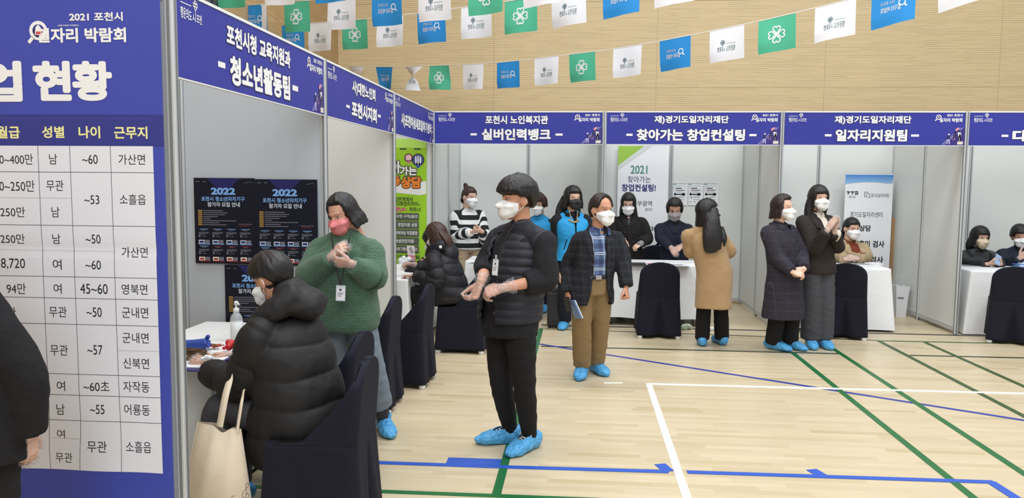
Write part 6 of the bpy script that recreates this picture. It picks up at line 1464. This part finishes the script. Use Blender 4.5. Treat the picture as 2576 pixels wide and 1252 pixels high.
S, E, W0, h, pn, kd = p.arm[-1]; u = (E-W0)/np.linalg.norm(E-W0); mesh_obj('knit_cuff', *loft([W0-u*.035, W0+u*.0, W0+u*.06, W0+u*.08], [.042, .036, .038, .045], [.03, .032, .038, .045], p.hand_xf(-1)[0][:, 0], 18, 5)[:2], fabric('knit_grey', (140, 142, 142), amt=.1), p.root)
q = W_(1697, 590, .95)
p = Person('person in a navy coat and grey mask bowing with clasped gloved hands', (q[0], .95), 2, (1697, 524), 3, pitch=26, sh=.182, hs=1.12, skin=SK2)
p.set_arm(-1, W_(1716, 617, .74), W_(1733, 596, .92), (-.72, -.15, -.6), (.3, .6, -.5), 'relaxed'); p.set_arm(1, W_(1688, 622, .72), W_(1661, 600, .92), (.55, -.1, -.75), (-.2, .8, .1), 'relaxed'); p.build_body(); p.mask(M_MASKG)
p.hair(HR_BLK, bob_line(36, 50, -34), bob_thick(.104, .02), amp=.05)
p.garment('coat', F_NAVYW, [(-.7, .22, .17, 0), (0, .2, .15, 0), (.32, .185, .14, 0), (.62, .19, .14, .01), (.85, .18, .115, 0), (.96, .11, .09, 0)], (.086, .076, .06, .95), yoke=(.07, .062))
p.strip('inner_top', F_TSH, [(.05, 1.35), (.04, 1.2), (.005, 1.05)], [(-.05, 1.35), (-.04, 1.2), (-.005, 1.05)], off=.004)
for s_ in (1, -1): p.strip('lapel', F_NAVYW, [(s_*.05, 1.36), (s_*.035, 1.22), (s_*.006, 1.06)], [(s_*.11, 1.35), (s_*.115, 1.22), (s_*.03, 1.06)], off=.010)
p.collar(F_TSH, .062, .03, .002, 5, name='neckband', z0=-.02)
for d in (1, -1): p.glove(d)
S, E, W0, h, pn, kd = p.arm[-1]; u = (E-W0)/np.linalg.norm(E-W0); mesh_obj('wrist_watch', *tube([W0+u*.02+p.hand_xf(-1)[0][:, 0]*.033*math.cos(t)+p.hand_xf(-1)[0][:, 2]*.028*math.sin(t) for t in np.linspace(0, 2*math.pi, 21)[:-1]], .008, 8, closed=True), M_STEEL, p.root)
p.trousers(F_PANT, .09, .075, .07); p.shoes()
# ------------------------------------------------------------------ woman in the camel coat, back turned
p = Person('person seen from behind in a camel coat with long straight black hair', (3.11, -1.08), 178, (1779, 531), -104, pitch=2, sh=.160, hs=1.03)
p.set_arm(1, p.wl(.12, .27, .98), W_(1836, 632, -1.04), (-.8, .5, .1), (0, .3, -1)); p.set_arm(-1, p.wl(-.10, .28, .98), W_(1736, 632, -1.02), (.8, .5, .1), (0, .3, -1)); p.set_foot(-1, 1766, 868, 185); p.set_foot(1, 1815, 866, 165)
p.build_body(); p.mask(M_MASKB)
p.garment('coat', F_CAMEL, [(-.82, .205, .17, 0), (-.4, .20, .165, 0), (0, .198, .155, 0), (.32, .188, .145, 0), (.62, .19, .14, 0), (.85, .184, .118, 0), (.97, .115, .09, 0)], (.086, .080, .066, .97, .06, 22), wr=.006, wf=6., yoke=(.07, .066))
n_ = p.neck; b_ = lambda x, y, z: (np.array(p.wl(x, y, z))-p.hc) @ (p.hm/p.hs**2)
bk = p.hc[2]
p.hair(HR_BLK, bob_line(26, 84, -60), bob_thick(.106, .018, .0), smooth=6, locks=(lock([b_(-.045, -.02, bk+.02), b_(-.055, -.105, bk-.10), b_(-.06, -.16, bk-.24), b_(-.06, -.17, bk-.37), b_(-.055, -.165, bk-.40)], [.06, .075, .09, .085, .05], [.05, .045, .03, .018, .01], b_(1, 0, bk)-b_(0, 0, bk), 20), lock([b_(-.10, -.06, bk-.02), b_(-.11, -.11, bk-.16), b_(-.115, -.155, bk-.30), b_(-.11, -.16, bk-.38)], [.03, .04, .04, .02], [.04, .03, .02, .01], b_(1, 0, bk)-b_(0, 0, bk)), lock([b_(.03, -.10, bk-.16), b_(.06, -.155, bk-.26), b_(.055, -.165, bk-.34)], [.03, .025, .01], [.03, .018, .008], b_(1, 0, bk)-b_(0, 0, bk))), amp=.03)
p.trousers(F_PANT, .095, .082, .082, zb=.07); p.shoes()
# ------------------------------------------------------------------ woman in the windowpane coat
p = Person('person in a long dark windowpane-check coat with bobbed hair, hands folded', (3.80, -1.12), -36, (1969, 521), -50, pitch=2, sh=.168, hs=1.05, skin=SK1)
p.set_arm(1, W_(1994, 684, -1.40), W_(1953, 646, -1.26), (.85, -.25, -.22), (-.2, .6, -.6), 'clasp'); p.set_arm(-1, W_(2022, 676, -1.34), W_(2016, 640, -1.02), (-.7, -.3, -.5), (-.2, .8, -.3), 'clasp'); p.set_foot(1, 1944, 878, -48); p.set_foot(-1, 1986, 876, -40)
p.build_body(); p.mask(M_MASKW); p.hair(HR_DK, bob_line(46, 52, -50), bob_thick(.112, .018, .008), amp=.04)
p.garment('coat', F_CHK, [(-1.04, .235, .20, 0), (-.5, .215, .178, 0), (0, .20, .158, 0), (.32, .19, .148, 0), (.62, .192, .145, .005), (.85, .18, .118, 0), (.97, .11, .09, 0)], (.092, .08, .062, .95, .06, 22), wr=.006, wf=6., yoke=(.07, .064))
p.collar(F_CHK, .085, .05, .006, 50, name='coat_collar', z0=-.02, thick=.02); p.collar(F_CHAR, .062, .06, .004, 5, name='turtleneck', z0=-.02); p.strip('pocket_flap', F_CHK, [(-.04, 1.16), (-.04, 1.13)], [(-.13, 1.16), (-.13, 1.13)], n=4, off=.006)
p.trousers(F_PANT, .095, .085, .085, zb=.07); p.shoes()
# ------------------------------------------------------------------ clapping woman
p = Person('person in a dark brown blazer and wide grey trousers, clapping gloved hands', (4.20, -.86), -24, (2059, 497), -18, pitch=2, sh=.165, hs=1.05)
p.set_arm(1, W_(2082, 578, -1.15), W_(2046, 628, -1.0), (.45, -.2, .87), (.75, .5, -.35), 'flat'); p.set_arm(-1, W_(2098, 582, -1.13), W_(2108, 622, -.85), (.25, -.25, .93), (-.85, -.2, .2), 'flat'); p.set_foot(1, 2038, 872, 4); p.set_foot(-1, 2070, 872, -8)
p.build_body(); p.mask(M_MASKW)
p.hair(HR_BLK, bob_line(24, 44, -56), bob_thick(.106, .018, .0), locks=(lock([(.055, -.02, .02), (.082, -.02, -.1), (.09, -.0, -.22), (.085, .02, -.33), (.08, .03, -.38)], [.035, .045, .045, .035, .015], [.045, .045, .035, .02, .01]), lock([(-.055, -.02, .02), (-.08, -.02, -.1), (-.088, -.03, -.2)], [.03, .035, .015], [.04, .035, .015]), lock([(0, -.07, 0), (0, -.1, -.12), (0, -.1, -.26)], [.07, .08, .05], [.03, .035, .02])), amp=.03)
p.collar(F_CREAM, .064, .075, .006, 4, name='turtleneck', z0=-.02)
p.garment('blazer', F_UMBER, [(-.17, .195, .148, 0), (0, .19, .14, 0), (.32, .172, .128, 0), (.62, .182, .135, .01), (.85, .178, .112, 0), (.96, .11, .09, 0)], (.084, .076, .058, .92, .06, 20), wr=.005, yoke=(.07, .062))
p.strip('knit_top', F_CREAM, [(.05, 1.43), (.04, 1.30), (.005, 1.12)], [(-.055, 1.43), (-.045, 1.30), (-.01, 1.12)], off=.004)
for s_ in (1, -1): p.strip('lapel', F_UMBER, [(s_*.05, 1.44), (s_*.04, 1.30), (s_*.008, 1.10)], [(s_*.105, 1.43), (s_*.125, 1.31), (s_*.03, 1.09)], off=.010)
for d in (1, -1): p.glove(d, cuff=.08)
p.trousers(F_CHAR, .105, .095, .098, zb=.09, wr=.004); p.shoes()
# ------------------------------------------------------------------ seated at the third table
q = W_(2143, 620, 1.02)
p = Person('person seated behind the table in a beige coat and rust turtleneck with glasses', (q[0], 1.02), -6, (2142, 573), -18, pitch=8, sh=.178, hs=1.08, seat=.50)
p.set_arm(1, W_(2126, 651, .66), W_(2110, 648, .92), (.75, -.3, .15), (.3, .5, -.5), 'clasp'); p.set_arm(-1, W_(2157, 650, .66), W_(2180, 646, .92), (-.75, -.3, .2), (-.3, .5, -.5), 'clasp')
p.build_body(); p.mask(M_MASKW); p.glasses(); p.hair(HR_BLK, short_line(30, 4, -44), lambda a, e: .014, locks=(lock([(0, -.09, -.02), (.02, -.11, -.10), (.03, -.10, -.17)], [.04, .04, .015], [.025, .03, .012]),), amp=.03)
p.collar(F_RUST, .064, .075, .005, 4, name='turtleneck', z0=-.02); p.garment('coat', F_BEIGE, WOM(-.02, .022), (.086, .078, .062, .93), yoke=(.07, .062))
p.strip('knit_top', F_RUST, [(.055, p.neck[2]-.0), (.055, p.neck[2]-.06), (.05, p.neck[2]-.10)], [(-.055, p.neck[2]), (-.055, p.neck[2]-.06), (-.05, p.neck[2]-.10)], off=.004)
for s_ in (1, -1): p.strip('lapel', F_BEIGE, [(s_*.055, p.neck[2]), (s_*.055, p.neck[2]-.08), (s_*.045, p.neck[2]-.17)], [(s_*.11, p.neck[2]), (s_*.12, p.neck[2]-.08), (s_*.07, p.neck[2]-.18)], off=.010)
for d in (1, -1): p.glove(d)
p.trousers(F_PANT, .09, .075, .065, up=.02); p.shoes()
# ------------------------------------------------------------------ seated pair at the fourth table
q = W_(2466, 640, .98)
p = Person('person seated in a black jacket and beige mask, looking at a phone', (q[0], 1.0), -6, (2465, 595), -14, pitch=12, sh=.165, hs=1.08, seat=.48, neckdown=.175)
p.set_arm(1, W_(2484, 664, .50), W_(2440, 662, .78), (.8, -.3, .1), (-.1, .4, .7), 'grip'); p.set_arm(-1, W_(2516, 664, .50), W_(2508, 660, .80), (-.75, -.35, .1), (.1, .4, .7), 'grip')
p.build_body(); p.mask(M_MASKE, 'round'); p.hair(HR_BLK, bob_line(24, 46, -52), bob_thick(.11, .018, .01), locks=(lock([(.05, -.03, 0), (.085, -.03, -.1), (.09, -.02, -.19)], [.04, .045, .02], [.04, .04, .015]), lock([(-.05, -.03, 0), (-.08, -.03, -.1), (-.085, -.02, -.17)], [.04, .04, .02], [.04, .04, .015])), amp=.04)
p.garment('jacket', F_LTH, WOM(-.02, .028), (.09, .08, .058, .95), wr=.007, yoke=(.074, .066)); p.collar(F_TSH, .07, .06, .004, 10, name='neckband', z0=-.02); p.trousers(F_PANT, .09, .075, .065, up=.02); p.shoes()
c = W_(2510, 653, .44); o = MB().box((0, 0, 0), (.075, .01, .145), bev=.004, R=np.array(Matrix.Rotation(math.radians(32), 3, 'Y') @ Matrix.Rotation(math.radians(-35), 3, 'X'))).xform(Matrix.Translation(Vector(c))).build('phone', [mat('phone_silver', (150, 168, 196), .25)], origin=tuple(c)); tag(o, 'silver-blue phone in the hands of the woman in the black jacket', 'phone')
q = W_(2572, 640, 1.0)
p = Person('person seated in a navy sweater, cut off by the picture edge', (q[0], 1.0), 8, (2566, 592), 12, pitch=14, roll=-6, sh=.175, hs=1.1, seat=.48, neckdown=.175, skin=SK2)
p.set_arm(1, W_(2566, 648, .55), W_(2528, 662, .80), (.5, -.3, .5), (.6, .4, .3), 'grip'); p.set_arm(-1, W_(2600, 655, .55), W_(2640, 665, .80), (-.8, -.3, .2), (0, .4, .7), 'grip')
p.build_body(male=True); p.mask(M_MASKW); p.hair(HR_BLK, short_line(26, -4, -46), lambda a, e: .022, amp=.05); p.garment('sweater', F_NAVYS, MAN(-.02, .02), (.092, .082, .06, .95), yoke=(.07, .068)); p.glove(1); p.trousers(F_PANT, .09, .075, .065, up=.02); p.shoes()
# ------------------------------------------------------------------ tote bag on the seated man's arm
M_TOTE = fabric('canvas_cream', (226, 210, 186), weave=380., bmp=.12, amt=.04, fold=6., foldb=.8)
TY = -5.70
tl, tr_, br, bl_ = W_(497, 1060, TY), W_(607, 1078, TY), W_(640, 1300, TY), W_(448, 1300, TY)
root = empty('tote_bag', (W_(545, 1310, TY)[0], TY, .05), 'cream canvas tote bag hanging from the black puffer coat sleeve', 'bag')
V = []; F = []; nu, nv = 25, 22
for side in (1, -1):
    for j in range(nv):
        for i in range(nu):
            u, v = i/(nu-1), j/(nv-1); q = (tl*(1-u)+tr_*u)*(1-v)+(bl_*(1-u)+br*u)*v
            bul = math.sin(math.pi*u)**.6*(.012+.05*math.sin(math.pi*min(v*.9+.05, 1))); fold_ = .006*math.sin(u*15+v*4)*math.sin(math.pi*u)
            sag = -.025*math.exp(-((u-.62)/.12)**2)*(1-v)**3
            V.append(q+np.array([0, -side*(bul)-fold_, sag]))
for sd in range(2):
    o = sd*nu*nv
    for j in range(nv-1):
        for i in range(nu-1): a = o+j*nu+i; f = (a, a+nu, a+nu+1, a+1); F.append(f if sd == 0 else f[::-1])
    
for j in range(nv-1):
    for i in (0, nu-1): a = j*nu+i; F.append((a, a+nu, nu*nv+a+nu, nu*nv+a))
for i in range(nu-1): a = (nv-1)*nu+i; F.append((a, a+1, nu*nv+a+1, nu*nv+a))
mesh_obj('bag_body', V, F, M_TOTE, root)
def strap(pts, w, label):
    P = catmull(pts, 6); T = np.gradient(P, axis=0); T /= np.linalg.norm(T, axis=1)[:, None]; sd = np.cross(T, np.array([0.25, 1., 0])); sd /= np.linalg.norm(sd, axis=1)[:, None]; nn = np.cross(T, sd)
    k = len(P); V = np.vstack([P+sd*w/2, P-sd*w/2, P-sd*w/2+nn*.003, P+sd*w/2+nn*.003]); F = []
    for i in range(k-1):
        for a in range(4): b_ = (a+1) % 4; F.append((a*k+i, a*k+i+1, b_*k+i+1, b_*k+i))
    mesh_obj('strap', V, F, M_TOTE, root)
strap([W_(553, 1072, TY-.03), W_(561, 1030, TY-.03), W_(569, 990, TY-.02), W_(579, 956, TY+.01), W_(588, 940, TY+.08)], .036, '')
strap([W_(597, 1084, TY-.03), W_(603, 1045, TY-.03), W_(609, 1008, TY-.02), W_(614, 980, TY+.03)], .016, '')
m = MB(); cc = lambda x, y: W_(x, y, TY-.075)
m.tube(catmull([cc(619, 1262), cc(613, 1256), cc(617, 1250), cc(621, 1240), cc(618, 1222), cc(622, 1214), cc(625, 1220), cc(613, 1236), cc(609, 1246), cc(616, 1253), cc(626, 1248), cc(622, 1240), cc(615, 1244)], 5), .0012, 5)
m.tube([cc(581, 1250), cc(590, 1246)], .0012, 5); m.build('printed_clef', mat('ink_brown', (70, 58, 50), .7), root)
# ------------------------------------------------------------------ light and camera
w = bpy.data.worlds.new('hall_light'); SC.world = w; w.use_nodes = True
bg = w.node_tree.nodes['Background']; bg.inputs['Color'].default_value = (.915, .975, 1.08, 1); bg.inputs['Strength'].default_value = .70
def area(name, loc, sx_, sy_, e, rot=(0, 0, 0)):
    l = bpy.data.lights.new(name, 'AREA'); l.shape = 'RECTANGLE'; l.size = sx_; l.size_y = sy_; l.energy = e; l.color = (.985, 1., 1.02)
    o = bpy.data.objects.new(name, l); COL.objects.link(o); o.location = loc; o.rotation_euler = rot; return o
for k, (x, y) in enumerate(((.5, -5.5), (4.5, -5.5), (.8, -1.5), (4.8, -1.5), (2.5, -9.5), (8, -3))): area('ceiling_and_fill_lamp', (x, y, 7.5), 2.4, 1.2, 150)
area('ceiling_and_fill_lamp', (1., -14., 6.5), 4., 2., 130, (math.radians(48), 0, 0)); area('ceiling_and_fill_lamp', (6., -13., 6.5), 4., 2., 110, (math.radians(45), 0, 0))  # added fill lights behind the camera, brightening upright surfaces that face it
area('ceiling_and_fill_lamp', (.2, -10.2, 5.8), 2.4, 1.2, 60, (math.radians(35), 0, 0))  # added fill light aimed at the job banner, no fixture of the hall
setup_camera()
SC.view_settings.view_transform = 'Standard'; SC.view_settings.look = 'None'; SC.view_settings.exposure = 0.
import re
for o in SC.objects:
    if 'label' in o: o['label'] = re.sub(r'\b(wo)?man\b', 'person', o['label'])
try:
    SC.cycles.max_bounces = 6; SC.cycles.diffuse_bounces = 3; SC.cycles.glossy_bounces = 3
except Exception: pass
